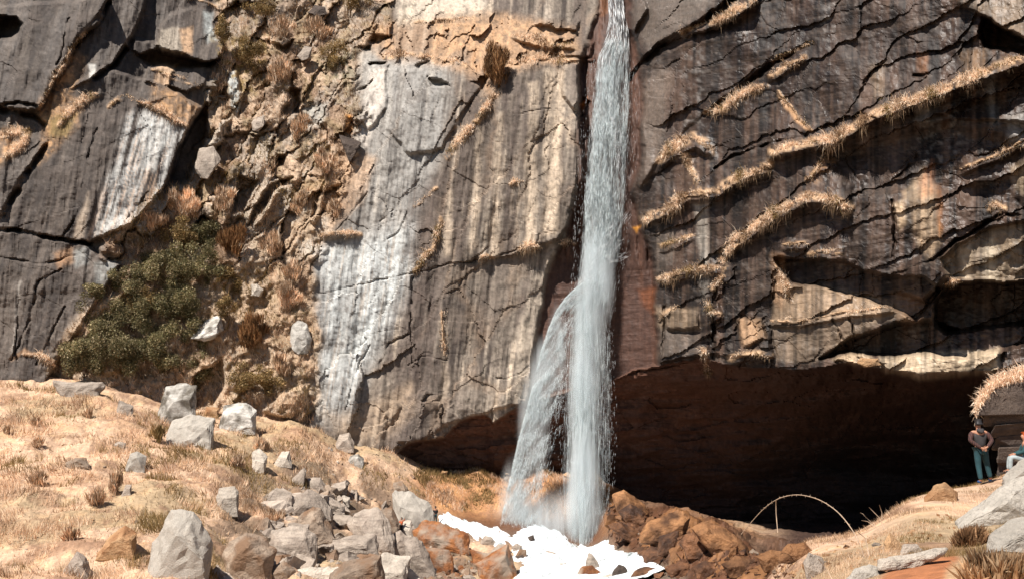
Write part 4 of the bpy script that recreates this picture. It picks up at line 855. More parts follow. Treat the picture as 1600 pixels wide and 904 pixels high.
def boulder(outline, label, mat, Y=None, name="boulder", depth=0.8, cat="boulder", phrase=None, seed=None, tilt=0.16, on=None, grp=None):
    o = np.array(outline, float); seed = len(LAND) + 1 if seed is None else seed
    if 345 < o[:, 0].mean() < 760 and o[:, 1].max() > 758: o = o.mean(0) + (o - o.mean(0)) * 1.18 + np.array([0, 2.0])
    rg = np.random.default_rng(seed * 13 + 5)
    c = o.mean(0); w = np.ptp(o[:, 0]); h = np.ptp(o[:, 1]); base = o[:, 1].max()
    perched = Y is not None
    if Y is None: Y = t_hit(c[0], min(base, 903) - 0.08 * h)
    if 780 < c[0] < 1000 and base > 835: Y -= 0.8          # in the foam: stand proud of it
    s = max(w, h) * Y / F; hs = min(w, h * 1.3) * Y / F
    pts = []
    for p in o:
        pts.append(P(p[0], p[1], Y + rg.uniform(-0.06, 0.06) * hs))
        f = rg.uniform(0.45, 0.75); q = c + (p - c) * f + np.array([0, h * tilt])
        pts.append(P(q[0], q[1], Y - hs * depth * rg.uniform(0.28, 0.48)))
        f = rg.uniform(0.55, 0.85); q = c + (p - c) * f
        pts.append(P(q[0], q[1], Y + hs * depth * rg.uniform(0.3, 0.55)))
    for p in o[o[:, 1] > c[1]]:
        for dy in (() if perched else (-0.3, 0.35)): pts.append(P(c[0] + (p[0] - c[0]) * 0.97, base + 0.10 * h, Y + dy * hs))
    pts = np.array(pts); org = pts.mean(0); org[2] = pts[:, 2].min()
    me = rock_from_points([tuple(p - org) for p in pts], s, cuts=5 if w > 45 else 3, seed=seed)
    ob = obj(name, me, MR[mat], None, tuple(org)); tag(ob, label, cat, grp)
    if phrase: LAND.append((c[0], base, phrase))
    else: LAND.append((-999, -999, ""))
    return ob
BL = [
 ([(231, 892), (238, 848), (268, 794), (302, 796), (334, 850), (324, 888), (300, 908), (262, 908)], "largest flat-faced grey boulder alone in the lower left meadow", 'slab', "the largest meadow boulder"),
 ([(344, 762), (366, 760), (371, 766), (370, 786), (365, 797), (345, 794), (340, 776)], "small whitish block with a dark right side in the meadow grass", 'pale', "the whitish meadow block"),
 ([(394, 706), (405, 699), (419, 712), (412, 724), (398, 739), (392, 740)], "pale slab leaning left with black shadow beneath, middle of the slope", 'pale', "the leaning pale slab"),
 ([(424, 729), (440, 705), (452, 705), (456, 720), (440, 729)], "pale rock just right of the leaning pale slab", 'pale', None),
 ([(449, 755), (460, 743), (475, 729), (480, 733), (474, 749), (468, 758)], "grey wedge rock with curved dark front above the boulder pile", 'grey', "the curved wedge rock"),
 ([(481, 745), (500, 745), (509, 758), (500, 764), (485, 761)], "flat grey slab touching the curved wedge rock", 'grey', None),
 ([(452, 797), (466, 772), (482, 763), (494, 768), (502, 780), (515, 794), (505, 803), (460, 802)], "smooth grey domed boulder at the top of the boulder pile", 'grey', "the domed boulder"),
 ([(495, 770), (512, 772), (536, 786), (530, 796), (514, 791)], "grey slab tipped over a black gap right of the domed boulder", 'grey', None),
 ([(462, 822), (475, 800), (490, 792), (500, 795), (512, 815), (522, 838), (512, 843), (490, 830), (475, 818)], "ridged boulder with brown overhanging underside below the domed boulder", 'warm', "the ridged brown-bellied boulder"),
 ([(424, 866), (430, 830), (460, 823), (476, 825), (490, 835), (492, 860), (485, 873), (470, 876), (448, 870)], "big striped grey boulder with rounded tan underside in the pile", 'grey', "the striped boulder"),
 ([(350, 862), (360, 845), (385, 834), (405, 838), (428, 856), (416, 882), (402, 908), (360, 908)], "large lumpy grey boulder at the left end of the pile", 'warm', "the lumpy left-end boulder"),
 ([(398, 908), (430, 880), (445, 877), (459, 890), (452, 906)], "brownish rock wedged below the striped boulder at bottom edge", 'warm', None),
 ([(455, 908), (465, 890), (500, 882), (526, 885), (522, 908)], "low pale boulder in front of the black gap at bottom edge", 'pale', "the low pale boulder"),
 ([(497, 846), (520, 839), (580, 834), (584, 858), (560, 866), (535, 871), (518, 868), (500, 860)], "long wide grey boulder lying level across the middle of the pile", 'grey', "the long level boulder"),
 ([(549, 817), (560, 800), (590, 794), (605, 815), (612, 836), (600, 851), (590, 852), (580, 840), (562, 830)], "big smooth grey boulder with pointed base left of the tall slab", 'grey', "the smooth pointed boulder"),
 ([(596, 797), (612, 791), (623, 815), (616, 836), (603, 832)], "narrow tan upright rock between smooth boulder and tall slab", 'warm', None),
 ([(605, 857), (612, 835), (625, 829), (638, 840), (636, 866), (612, 864)], "rounded grey boulder under the person in orange", 'grey', "the rounded boulder under the orange hiker"),
 ([(589, 882), (600, 864), (637, 869), (630, 886), (610, 902), (592, 906)], "bright flat pale boulder near the bottom centre of the pile", 'pale', "the bright flat boulder"),
 ([(520, 892), (540, 875), (590, 868), (594, 900), (562, 908), (522, 908)], "pitted brownish boulder left of the bright flat boulder", 'warm', "the pitted brownish boulder"),
 ([(634, 846), (650, 839), (662, 850), (677, 886), (655, 894), (643, 882)], "ribbed grey boulder standing steep beside the rust-stained rocks", 'grey', "the ribbed steep boulder"),
 ([(602, 908), (625, 890), (640, 887), (664, 908)], "low pale rock cut by the bottom edge under the bright boulder", 'pale', None),
 ([(617, 772), (622, 768), (640, 770), (670, 786), (674, 802), (669, 827), (640, 827), (622, 812)], "tall upright pale slab with vertical streaks beside the stream", 'slab', "the tall upright slab"),
 ([(617, 820), (625, 813), (641, 812), (647, 825), (642, 841), (622, 838)], "very pale rounded rock right behind the person in orange", 'pale', None),
 ([(648, 828), (665, 815), (690, 817), (726, 832), (728, 851), (700, 858), (675, 852), (660, 847)], "flat-topped boulder with rust orange front at the foam's edge", 'rust', "the flat-topped rusty boulder"),
 ([(662, 852), (700, 858), (706, 872), (690, 888), (670, 882)], "rust brown tilted slab below the flat-topped rusty boulder", 'rust', "the tilted rust slab"),
 ([(738, 858), (781, 866), (772, 877), (742, 880)], "orange brown trough-shaped rock by the foam", 'rust', None),
 ([(742, 880), (780, 870), (793, 848), (801, 870), (808, 886), (796, 908), (752, 908)], "tall rock, pale on the right and rusty left, at foam's edge", 'rust', "the tall half-pale rock"),
 ([(767, 861), (778, 848), (790, 849), (797, 862), (786, 869)], "smooth grey hump rising from foam above the tall half-pale rock", 'grey', None),
 ([(750, 847), (757, 835), (768, 838), (776, 847), (764, 850)], "small grey hump in the foam near the side plume", 'grey', None),
 ([(814, 842), (826, 841), (834, 834), (837, 850), (826, 850)], "small triangular dark stone against the white foam heap", 'dark', "the triangular stone in the foam"),
 ([(799, 853), (808, 848), (816, 852), (814, 860), (802, 860)], "pale stone half drowned in foam", 'grey', None),
 ([(806, 866), (812, 857), (822, 858), (823, 866), (814, 870)], "brownish grey stone beside the half drowned pale stone", 'warm', None),
 ([(846, 862), (856, 859), (869, 863), (866, 867), (850, 866)], "low flat stone below the foam heap", 'grey', None),
 ([(698, 908), (712, 897), (735, 896), (750, 908)], "low pale dome at bottom edge among the rust rocks", 'grey', None),
 ([(812, 900), (830, 896), (850, 897), (853, 910), (815, 910)], "brown flat rock in the foam at the bottom edge", 'brown', None),
 ([(914, 882), (919, 862), (924, 864), (932, 873), (939, 886), (930, 892)], "pointed grey stone standing up in the foam below the main column", 'grey', "the pointed stone in the foam"),
 ([(896, 902), (908, 885), (925, 882), (943, 896), (939, 910), (898, 910)], "rounded rust orange boulder in the foam at bottom edge", 'rust', "the rounded orange boulder"),
 ([(918, 910), (945, 897), (985, 896), (1002, 910)], "low pale rock right of the rounded orange boulder", 'pale', None),
 ([(984, 908), (990, 890), (1005, 884), (1030, 887), (1034, 908)], "blocky brown rock at the right edge of the foam", 'brown', "the blocky brown rock"),
 ([(956, 893), (966, 880), (978, 885), (985, 898), (966, 902)], "dark grey jagged rock left of the blocky brown rock", 'dark', None),
 ([(948, 819), (970, 812), (1000, 831), (998, 845), (984, 841)], "slanting brown slab on the wet bank right of the waterfall", 'brown', "the slanting brown slab"),
 ([(964, 797), (985, 785), (1010, 800), (1008, 816), (980, 813)], "angular brown block above the slanting brown slab", 'brown', None),
 ([(954, 771), (975, 764), (1006, 785), (1013, 799), (990, 801), (965, 793)], "topmost orange brown block of the bank beside the waterfall", 'ochre', None),
 ([(998, 832), (1010, 812), (1045, 800), (1065, 796), (1082, 806), (1066, 826), (1040, 839), (1015, 844)], "broad ochre rock mass on the ridge of the wet bank", 'ochre', "the broad ochre rock"),
 ([(1027, 853), (1030, 836), (1061, 828), (1057, 846), (1042, 864)], "pinkish brown block broken off under the broad ochre rock", 'brown', None),
 ([(1060, 846), (1070, 833), (1085, 829), (1106, 842), (1116, 860), (1095, 869), (1075, 866)], "rounded brown boulder sitting in a black hollow of the bank", 'brown', "the rounded boulder in the hollow"),
 ([(1077, 823), (1100, 812), (1130, 820), (1160, 839), (1170, 856), (1140, 864), (1115, 860), (1100, 838)], "large ochre rock overhanging the rounded boulder, near the arched cane", 'ochre', "the large overhanging ochre rock"),
 ([(1038, 886), (1060, 875), (1080, 879), (1087, 899), (1050, 902)], "brown rock low on the bank near the foam's right tip", 'brown', None),
 ([(1080, 884), (1100, 874), (1122, 882), (1120, 900), (1090, 902)], "reddish brown rock under the large overhanging ochre rock", 'brown', None),
 ([(1000, 862), (1020, 852), (1040, 862), (1034, 878), (1008, 876)], "small brown rock between slanting slab and foam", 'brown', None),
 ([(1125, 880), (1150, 868), (1178, 872), (1180, 892), (1140, 900)], "crumbly orange brown rock at the right end of the bank", 'ochre', None),
 ([(1180, 868), (1205, 858), (1235, 862), (1230, 884), (1195, 890)], "ochre rock where the bank meets the near knoll", 'ochre', None),
 ([(246, 642), (258, 603), (285, 597), (308, 600), (306, 640), (292, 650), (260, 667)], "tall speckled white rock below the green bushes", 'lichen', "the tall speckled rock"),
 ([(254, 692), (268, 655), (300, 647), (336, 652), (332, 676), (300, 692), (270, 699)], "wide smooth grey boulder in front of the tall speckled rock", 'slab', "the wide smooth boulder"),
 ([(342, 662), (350, 632), (385, 627), (401, 640), (399, 659), (370, 674), (350, 674)], "pale rounded boulder at the foot of the gully bushes", 'lichen', "the pale boulder under the bushes"),
 ([(317, 648), (322, 634), (343, 636), (340, 651)], "small tan block between the two big boulders under the bushes", 'tan', None),
 ([(182, 640), (186, 624), (209, 633), (208, 648), (192, 647)], "small leaning slab in grass left of the tall speckled rock", 'grey', None),
 ([(82, 594), (160, 596), (164, 604), (152, 621), (130, 622), (94, 608)], "flat grey slab lying along the foot of the left wall", 'grey', "the flat slab at the left wall"),
 ([(196, 729), (203, 708), (215, 704), (230, 712), (226, 728), (200, 737)], "square pale grey slab lying in the left meadow", 'slab', "the square meadow slab"),
 ([(102, 722), (118, 714), (134, 714), (140, 724), (124, 730)], "low brown rock with a dark front edge in the upper left meadow", 'warm', None),
 ([(176, 694), (184, 689), (197, 691), (194, 698), (180, 699)], "thin flat stone high in the left meadow", 'grey', None),
 ([(189, 774), (196, 756), (206, 756), (205, 774)], "narrow grey stone below the square meadow slab", 'grey', None),
 ([(96, 893), (120, 859), (135, 869), (141, 886), (115, 903)], "pointed grey rock with black right side in the lower left corner", 'grey', "the pointed lower left rock"),
 ([(122, 908), (126, 890), (142, 887), (154, 900), (150, 908)], "pale stone at the bottom edge beside the pointed lower left rock", 'pale', None),
 ([(148, 868), (170, 836), (195, 820), (216, 830), (211, 857), (175, 870)], "tan grass-capped rock left of the largest meadow boulder", 'tan', None),
 ([(521, 703), (530, 678), (546, 675), (554, 690), (553, 704)], "upright grey rock on the slope below the pale slab wall", 'grey', "the upright slope rock"),
 ([(542, 728), (546, 711), (560, 708), (569, 716), (567, 729)], "round mottled rock below the upright slope rock", 'lichen', None),
 ([(612, 766), (616, 752), (628, 750), (635, 760), (630, 769)], "small dark-sided rock just above the tall upright slab", 'warm', None),
 ([(530, 782), (536, 772), (546, 775), (545, 784), (536, 787)], "small bright white stone above the long level boulder", 'pale', None),
 ([(436, 652), (450, 625), (474, 619), (480, 646), (462, 654)], "angular grey block at the foot of the cliff right of the bushes", 'grey', None),
 ([(1493, 813), (1560, 760), (1586, 744), (1660, 734), (1670, 795), (1565, 814), (1510, 819)], "large flat grey slab below the standing man at the right edge", 'slab', "the large near slab"),
 ([(1566, 744), (1598, 715), (1660, 705), (1660, 748), (1604, 754)], "grey slab the sitting person leans over, right edge", 'slab', None),
 ([(1541, 852), (1548, 829), (1600, 805), (1670, 798), (1670, 868), (1562, 868)], "lower grey slab at the right edge below the large near slab", 'slab', "the lower near slab"),
 ([(1318, 912), (1335, 886), (1360, 881), (1386, 892), (1408, 912)], "rounded pale rock at the bottom edge left of the path", 'slab', "the rounded rock by the path"),
 ([(1384, 862), (1381, 846), (1390, 831), (1405, 845), (1411, 862)], "pointed pale pink stone at the head of the earth path", 'tan', None),
 ([(1406, 863), (1412, 849), (1432, 848), (1444, 860), (1420, 866)], "flat grey stone right of the pointed pinkish stone", 'grey', None),
 ([(1370, 872), (1440, 860), (1482, 855), (1478, 863), (1430, 870), (1380, 886)], "long thin pale slab edging the earth path", 'pale', None),
 ([(1443, 775), (1459, 757), (1475, 752), (1490, 761), (1497, 769), (1462, 783)], "tan mound-like rock on the crest of the near knoll", 'tan', "the tan crest rock"),
 ([(1254, 877), (1264, 862), (1286, 870), (1292, 892), (1262, 908)], "broken grey rock at the left foot of the near knoll", 'grey', None),
 ([(1216, 866), (1230, 848), (1258, 846), (1270, 860), (1250, 876)], "brown lump of earth and rock at the knoll's left tip", 'ochre', None),
]
for k, (ol, lb, mt, ph) in enumerate(BL):
    boulder(ol, lb, mt, phrase=ph, seed=k + 1, name="boulder" if np.ptp([p[0] for p in ol]) > 24 else "stone", cat="boulder" if np.ptp([p[0] for p in ol]) > 24 else "stone")
# rocks lodged on the cliff itself
for ol, lb, mt, off in (
 ([(296, 529), (315, 505), (330, 495), (347, 491), (349, 515), (336, 527), (318, 532)], "grey slab jutting from the gully right of the green bushes", 'lichen', 0.6),
 ([(451, 541), (455, 510), (465, 499), (480, 505), (488, 530), (484, 554), (465, 552)], "egg-shaped pale rock lodged at the gully's right edge", 'lichen', 0.6),
 ([(387, 463), (392, 444), (402, 443), (412, 452), (408, 464)], "small pale rock high in the tan gully grass", 'pale', 0.5),
 ([(528, 209), (546, 214), (566, 222), (558, 238), (546, 255), (538, 236)], "dark triangular block hanging at the gully's upper right edge", 'dark', 1.0),
 ([(392, 192), (400, 181), (413, 180), (416, 192), (404, 207), (394, 204)], "blue grey block stuck high in the overgrown gully", 'grey', 0.9),
 ([(464, 88), (476, 72), (488, 74), (486, 92), (470, 96)], "pale angular block near the top of the gully", 'grey', 0.9),
 ([(480, 20), (492, 8), (508, 12), (512, 22), (492, 26)], "dark flat rock protruding from grass at the gully top", 'dark', 0.9),
 ([(304, 262), (310, 232), (334, 228), (346, 250), (326, 280), (312, 278)], "grey block at the foot of the black recess on the left", 'grey', 1.2),
 ([(1338, 566), (1345, 558), (1372, 560), (1378, 570), (1350, 574)], "small sunlit block lodged on the cave lip", 'tan', 0.9)):
    c = np.mean(ol, 0); boulder(ol, lb, mt, Y=float(cliffY(c[0], c[1])) - off, name="lodged_rock", cat="rock")

# smaller loose stones: a dozen shared shapes, each stone an object told apart by what lies next to it
SHAPES = []
for k in range(12):
    rg = np.random.default_rng(900 + k); n = 9
    pts = rg.normal(size=(n, 3)); pts /= np.linalg.norm(pts, axis=1, keepdims=True)
    pts *= np.array([0.55, 0.45, 0.36]) * rg.uniform(0.75, 1.1, (n, 1))
    me = rock_from_points([tuple(p) for p in pts], 1.0, bev=0.012, cuts=3, rough=0.07, seed=50 + k); SHAPES.append(me)
SHM = {}
def shape_mat(k, mat):
    if (k, mat) not in SHM:
        m = SHAPES[k].copy(); m.name = "stone"; m.materials.append(MR[mat]); SHM[(k, mat)] = m
    return SHM[(k, mat)]
seen = {}
LM = [l for l in LAND if l[2]]
ADJ = {'grey': 'grey', 'pale': 'pale', 'warm': 'brownish', 'rust': 'rust orange', 'brown': 'brown', 'ochre': 'ochre', 'tan': 'tan', 'dark': 'dark', 'lichen': 'mottled grey', 'slab': 'smooth grey'}
def where(px, py):
    ds = sorted(LM, key=lambda l: (l[0] - px) ** 2 + 2.0 * (l[1] - py) ** 2)
    for l in ds[:7]:
        dx, dy = px - l[0], py - l[1]
        if abs(dx) > 1.3 * abs(dy): w = "left of" if dx < 0 else "right of"
        else: w = "above" if dy < 0 else "in front of"
        yield w + " " + l[2]
def stone(px, py, wpx, mat, group, rg):
    Y = t_hit(px, py); c = P(px, py, Y); s = wpx * Y / F
    k = int(rg.integers(12)); o = bpy.data.objects.new("stone", shape_mat(k, mat)); COL.objects.link(o)
    o.location = (c[0], c[1], c[2] + s * 0.06)
    if wpx > 24: o.name = "boulder"
    o.rotation_euler = (rg.uniform(-.4, .4), rg.uniform(-.4, .4), rg.uniform(0, 6.28)); f = rg.uniform(0.75, 1.25)
    o.scale = (s * f, s, s * rg.uniform(0.8, 1.25))
    size = "tiny" if wpx < 7 else "small" if wpx < 12 else "medium" if wpx < 20 else "big"
    noun = "boulder" if wpx > 24 else "stone"
    if wpx > 45: size = "very big"
    def options():
        ws = list(where(px, py))
        for w in ws[:3]: yield f"{size} {ADJ[mat]} {noun} {w}"
        for w in ws:
            for extra in (("flattened", "tall", "long", "squat", "angular", "chunky") if f < 1 else ("long", "squat", "angular", "chunky", "flattened", "tall")): yield f"{size} {extra} {ADJ[mat]} {noun} {w}"
        for a_ in ws:
            for b_ in ws:
                if a_ != b_: yield f"{size} {ADJ[mat]} {noun} {a_}, {b_}"
    lb = next(l for l in options() if l not in seen)
    seen[lb] = 1; tag(o, lb, "boulder" if wpx > 24 else "stone", group)
rg = np.random.default_rng(321)
def scatter(pts, n, wmin, wmax, mats, group, ymin=0):
    pts = np.array(pts); c = 0; tries = 0
    while c < n and tries < n * 40:
        tries += 1
        px = rg.uniform(pts[:, 0].min(), pts[:, 0].max()); py = rg.uniform(pts[:, 1].min(), pts[:, 1].max())
        if not inside(np.array([px]), np.array([py]), [tuple(p) for p in pts])[0]: continue
        stone(px, py, wmin + (wmax - wmin) * rg.random() ** 2, mats[rg.integers(len(mats))], group, rg); c += 1
PILE = [(440, 760), (520, 760), (560, 770), (620, 790), (650, 830), (690, 860), (745, 880), (750, 904), (350, 904), (360, 850), (430, 815)]
scatter(PILE, 110, 26, 68, ['grey', 'warm', 'grey', 'grey'], "loose stones in the boulder pile")
scatter(PILE, 40, 9, 26, ['grey', 'grey', 'warm', 'pale', 'warm'], "loose stones in the boulder pile")
scatter([(380, 700), (560, 665), (640, 720), (660, 780), (600, 790), (520, 760), (440, 760), (400, 760)], 24, 6, 18, ['grey', 'warm', 'pale', 'tan'], "stones on the slope above the pile")
scatter([(5, 620), (240, 650), (400, 690), (420, 800), (340, 900), (5, 900)], 16, 6, 16, ['grey', 'tan', 'warm', 'tan'], "stones in the meadow grass")
scatter([(945, 775), (1000, 790), (1060, 815), (1160, 855), (1240, 865), (1230, 902), (1010, 902), (1040, 885), (950, 842)], 55, 9, 40, ['brown', 'ochre', 'brown', 'ochre', 'warm'], "broken rocks of the wet bank")
scatter([(660, 845), (745, 850), (760, 904), (690, 904)], 14, 10, 30, ['rust', 'rust', 'warm', 'brown'], "rust stained stones by the foam")
scatter([(780, 858), (880, 870), (960, 880), (980, 900), (820, 900)], 26, 6, 20, ['grey', 'dark', 'brown'], "stones poking out of the foam")
scatter([(630, 730), (700, 735), (760, 738), (900, 742), (900, 746), (660, 750)], 8, 7, 18, ['warm', 'tan', 'grey'], "stones along the cave floor edge")
scatter([(1200, 862), (1280, 860), (1380, 840), (1480, 800), (1500, 830), (1440, 850), (1350, 880), (1260, 902), (1210, 900)], 14, 8, 24, ['tan', 'ochre', 'grey', 'tan'], "stones on the near knoll")

# gravel and scree too small to pick apart: one mass
def gravel(poly_, n, smin, smax, mat, label):
    q = np.array(poly_, float); rg_ = np.random.default_rng(n); Vs, Fs = [], []; c = 0
    tet = np.array([(1, 1, 1), (-1, -1, 1), (-1, 1, -1), (1, -1, -1), (0, 0, 1.3), (1.1, 0, -.6)]) * 0.5
    fc = np.array([(0, 4, 1), (0, 2, 4), (1, 4, 2), (0, 1, 3), (0, 3, 5), (0, 5, 2), (1, 2, 3), (2, 5, 3)])
    while c < n:
        px, py = rg_.uniform(q[:, 0].min(), q[:, 0].max()), rg_.uniform(q[:, 1].min(), q[:, 1].max())
        if not inside(np.array([px]), np.array([py]), poly_)[0]: continue
        Y = t_hit(px, py); s_ = rg_.uniform(smin, smax) * Y / F
        a = rg_.normal(size=(3, 3)); u, _, _ = np.linalg.svd(a)
        Vs.append((tet * rg_.uniform(0.6, 1.2, 3)) @ u * s_ + P(px, py, Y)); Fs.append(fc + 6 * c); c += 1
    V = np.concatenate(Vs); o = V.mean(0); me = mesh_np("gravel", V - o, np.concatenate(Fs)); ob = obj("gravel", me, MR[mat], None, tuple(o)); tag(ob, label, "gravel", kind="stuff")
gravel(PILE + [], 900, 2, 7, 'grey', "small rubble filling gaps in the boulder pile")
gravel([(380, 700), (560, 665), (640, 720), (690, 790), (600, 790), (440, 770)], 300, 2, 5, 'warm', "scattered rubble on the slope above the pile")
gravel([(945, 775), (1000, 790), (1060, 815), (1160, 855), (1240, 865), (1230, 902), (1010, 902), (1040, 885), (950, 842)], 900, 2, 8, 'brown', "brown rubble covering the wet bank")
gravel([(650, 850), (745, 850), (760, 904), (660, 904)], 200, 2, 7, 'rust', "rust stained rubble beside the foam")
gravel([(1200, 862), (1280, 860), (1480, 800), (1500, 830), (1440, 850), (1350, 890), (1210, 900)], 250, 2, 6, 'tan', "tan rubble on the near knoll")

# ------------------------------------------------------------------ dry grass, ledge tussocks, shrubs
def blades(name, root, tip, w, cols, mat, parent=None, mid=None):
    """grass blades: one triangle each, or three when a bend point is given"""
    n = len(root); d = tip - root; side = np.stack([RNG.normal(size=n), RNG.normal(size=n) * 0.6, RNG.normal(size=n) * 0.3], -1)
    side -= d * (np.sum(side * d, 1) / (np.sum(d * d, 1) + 1e-9))[:, None]
    side *= (w / (np.linalg.norm(side, axis=1) + 1e-9))[:, None]
    org = root.mean(0)
    if mid is None:
        V = np.stack([root - side, root + side, tip], 1).reshape(-1, 3); Fc = np.arange(3 * n).reshape(n, 3); k = 3
    else:
        V = np.stack([root - side, root + side, mid - side * 0.8, mid + side * 0.8, tip], 1).reshape(-1, 3)
        Fc = (np.arange(n)[:, None, None] * 5 + np.array([[0, 1, 3], [0, 3, 2], [2, 3, 4]])[None]).reshape(-1, 3); k = 5
    me = mesh_np(name, V - org, Fc, np.repeat(cols, k, 0))
    return obj(name, me, mat, parent, tuple(org))
def pal(cs, n, jit=0.18):
    cs = np.array(cs); c = cs[RNG.integers(len(cs), size=n)]
    return c * (1 + jit * RNG.normal(size=(n, 1))).clip(0.5, 1.6)
TAN = [C(240, 210, 180, .86), C(244, 220, 192, .86), C(228, 192, 158, .86), C(234, 202, 170, .86), C(208, 170, 134, .86)]
PEACH = [C(246, 224, 198, 1), C(250, 232, 210, 1), C(236, 208, 180, 1), C(220, 190, 160, 1)]
BROWN = [C(178, 146, 116), C(200, 166, 132), C(158, 126, 96), C(214, 182, 146)]
OLIVE = [C(164, 140, 92), C(186, 156, 106), C(144, 124, 80), C(204, 168, 120)]
# meadow: clumps follow the lie of the land
MEADOW = [(-200, 590), (60, 596), (240, 640), (430, 655), (560, 665), (640, 715), (700, 740), (950, 742), (950, 800), (700, 800), (640, 775), (540, 760), (450, 765), (440, 815), (350, 850), (340, 930), (-200, 930)]
def meadow(n, tmin, tmax, y0, y1, poly_, hmin, hmax, wid, clump, name, label, cats, thr=0.42):
    t = RNG.uniform(tmin, tmax, n); ly = RNG.uniform(math.log(y0), math.log(y1), n); y = np.exp(ly); x = t * y
    ci = (t - T_AX[0]) / (T_AX[1] - T_AX[0]); ri = (ly - LY[0]) / (LY[1] - LY[0]); i, j = ci.astype(int), ri.astype(int); f, g = ci - i, ri - j
    z = (ZZ[j, i] * (1 - f) + ZZ[j, i + 1] * f) * (1 - g) + (ZZ[j + 1, i] * (1 - f) + ZZ[j + 1, i + 1] * f) * g
    px, py = to_px(x, y, z)
    den = fbm(x / clump, y / clump, 150, 4)
    k = inside(px, py, poly_) & (RNG.random(n) < 0.18 + 0.95 * sm(thr, thr + 0.2, den))
    x, y, z, den = x[k], y[k], z[k], den[k]; m = len(x)
    h = (hmin + (hmax - hmin) * RNG.random(m)) * (0.45 + 0.9 * sm(0.38, 0.66, den))
    lx = fbm(x / 2.5, y / 2.5, 155, 2) - 0.5 + RNG.normal(0, 0.28, m); lyy = fbm(x / 2.5, y / 2.5, 156, 2) - 0.6 + RNG.normal(0, 0.28, m)
    root = np.stack([x, y, z - 0.03], -1); tip = root + np.stack([lx * h, lyy * h, h * (0.75 + 0.3 * RNG.random(m))], -1)
    tone = fbm(x / 4.0, y / 4.0, 157, 3)
    c = pal(TAN, m); c = np.where((tone > 0.56)[:, None], pal(OLIVE, m), c); c = np.where((tone < 0.40)[:, None] & (RNG.random(m) < 0.6)[:, None], pal(BROWN, m), c)
    w = wid * (0.6 + 0.8 * RNG.random(m)) * np.clip(y / 50, 0.15, 2)
    o = blades(name, root, tip, w, c, M_GRASS); tag(o, label, "grass", kind="stuff"); return o
meadow(170000, -0.72, 0.13, 36, 104, MEADOW, 0.2, 0.7, 0.020, 2.6, "dry_grass", "short dry tan grass covering the slope below the cliff", TAN, 0.46)
BANKG = [(640, 735), (760, 735), (940, 740), (945, 800), (860, 815), (760, 800), (690, 795)]
meadow(40000, -0.12, 0.13, 85, 106, BANKG, 0.2, 0.6, 0.02, 1.5, "dry_grass", "reddish dry grass on the bank below the left cave", BROWN)
KNOLL = [(1205, 860), (1260, 840), (1340, 815), (1430, 765), (1540, 742), (1700, 715), (1700, 930), (1490, 930), (1500, 872), (1440, 868), (1380, 888), (1370, 930), (1215, 930)]
meadow(110000, 0.30, 0.70, 8, 27, KNOLL, 0.03, 0.12, 0.014, 0.8, "dry_grass", "short dry grass on the near knoll at the right", TAN)

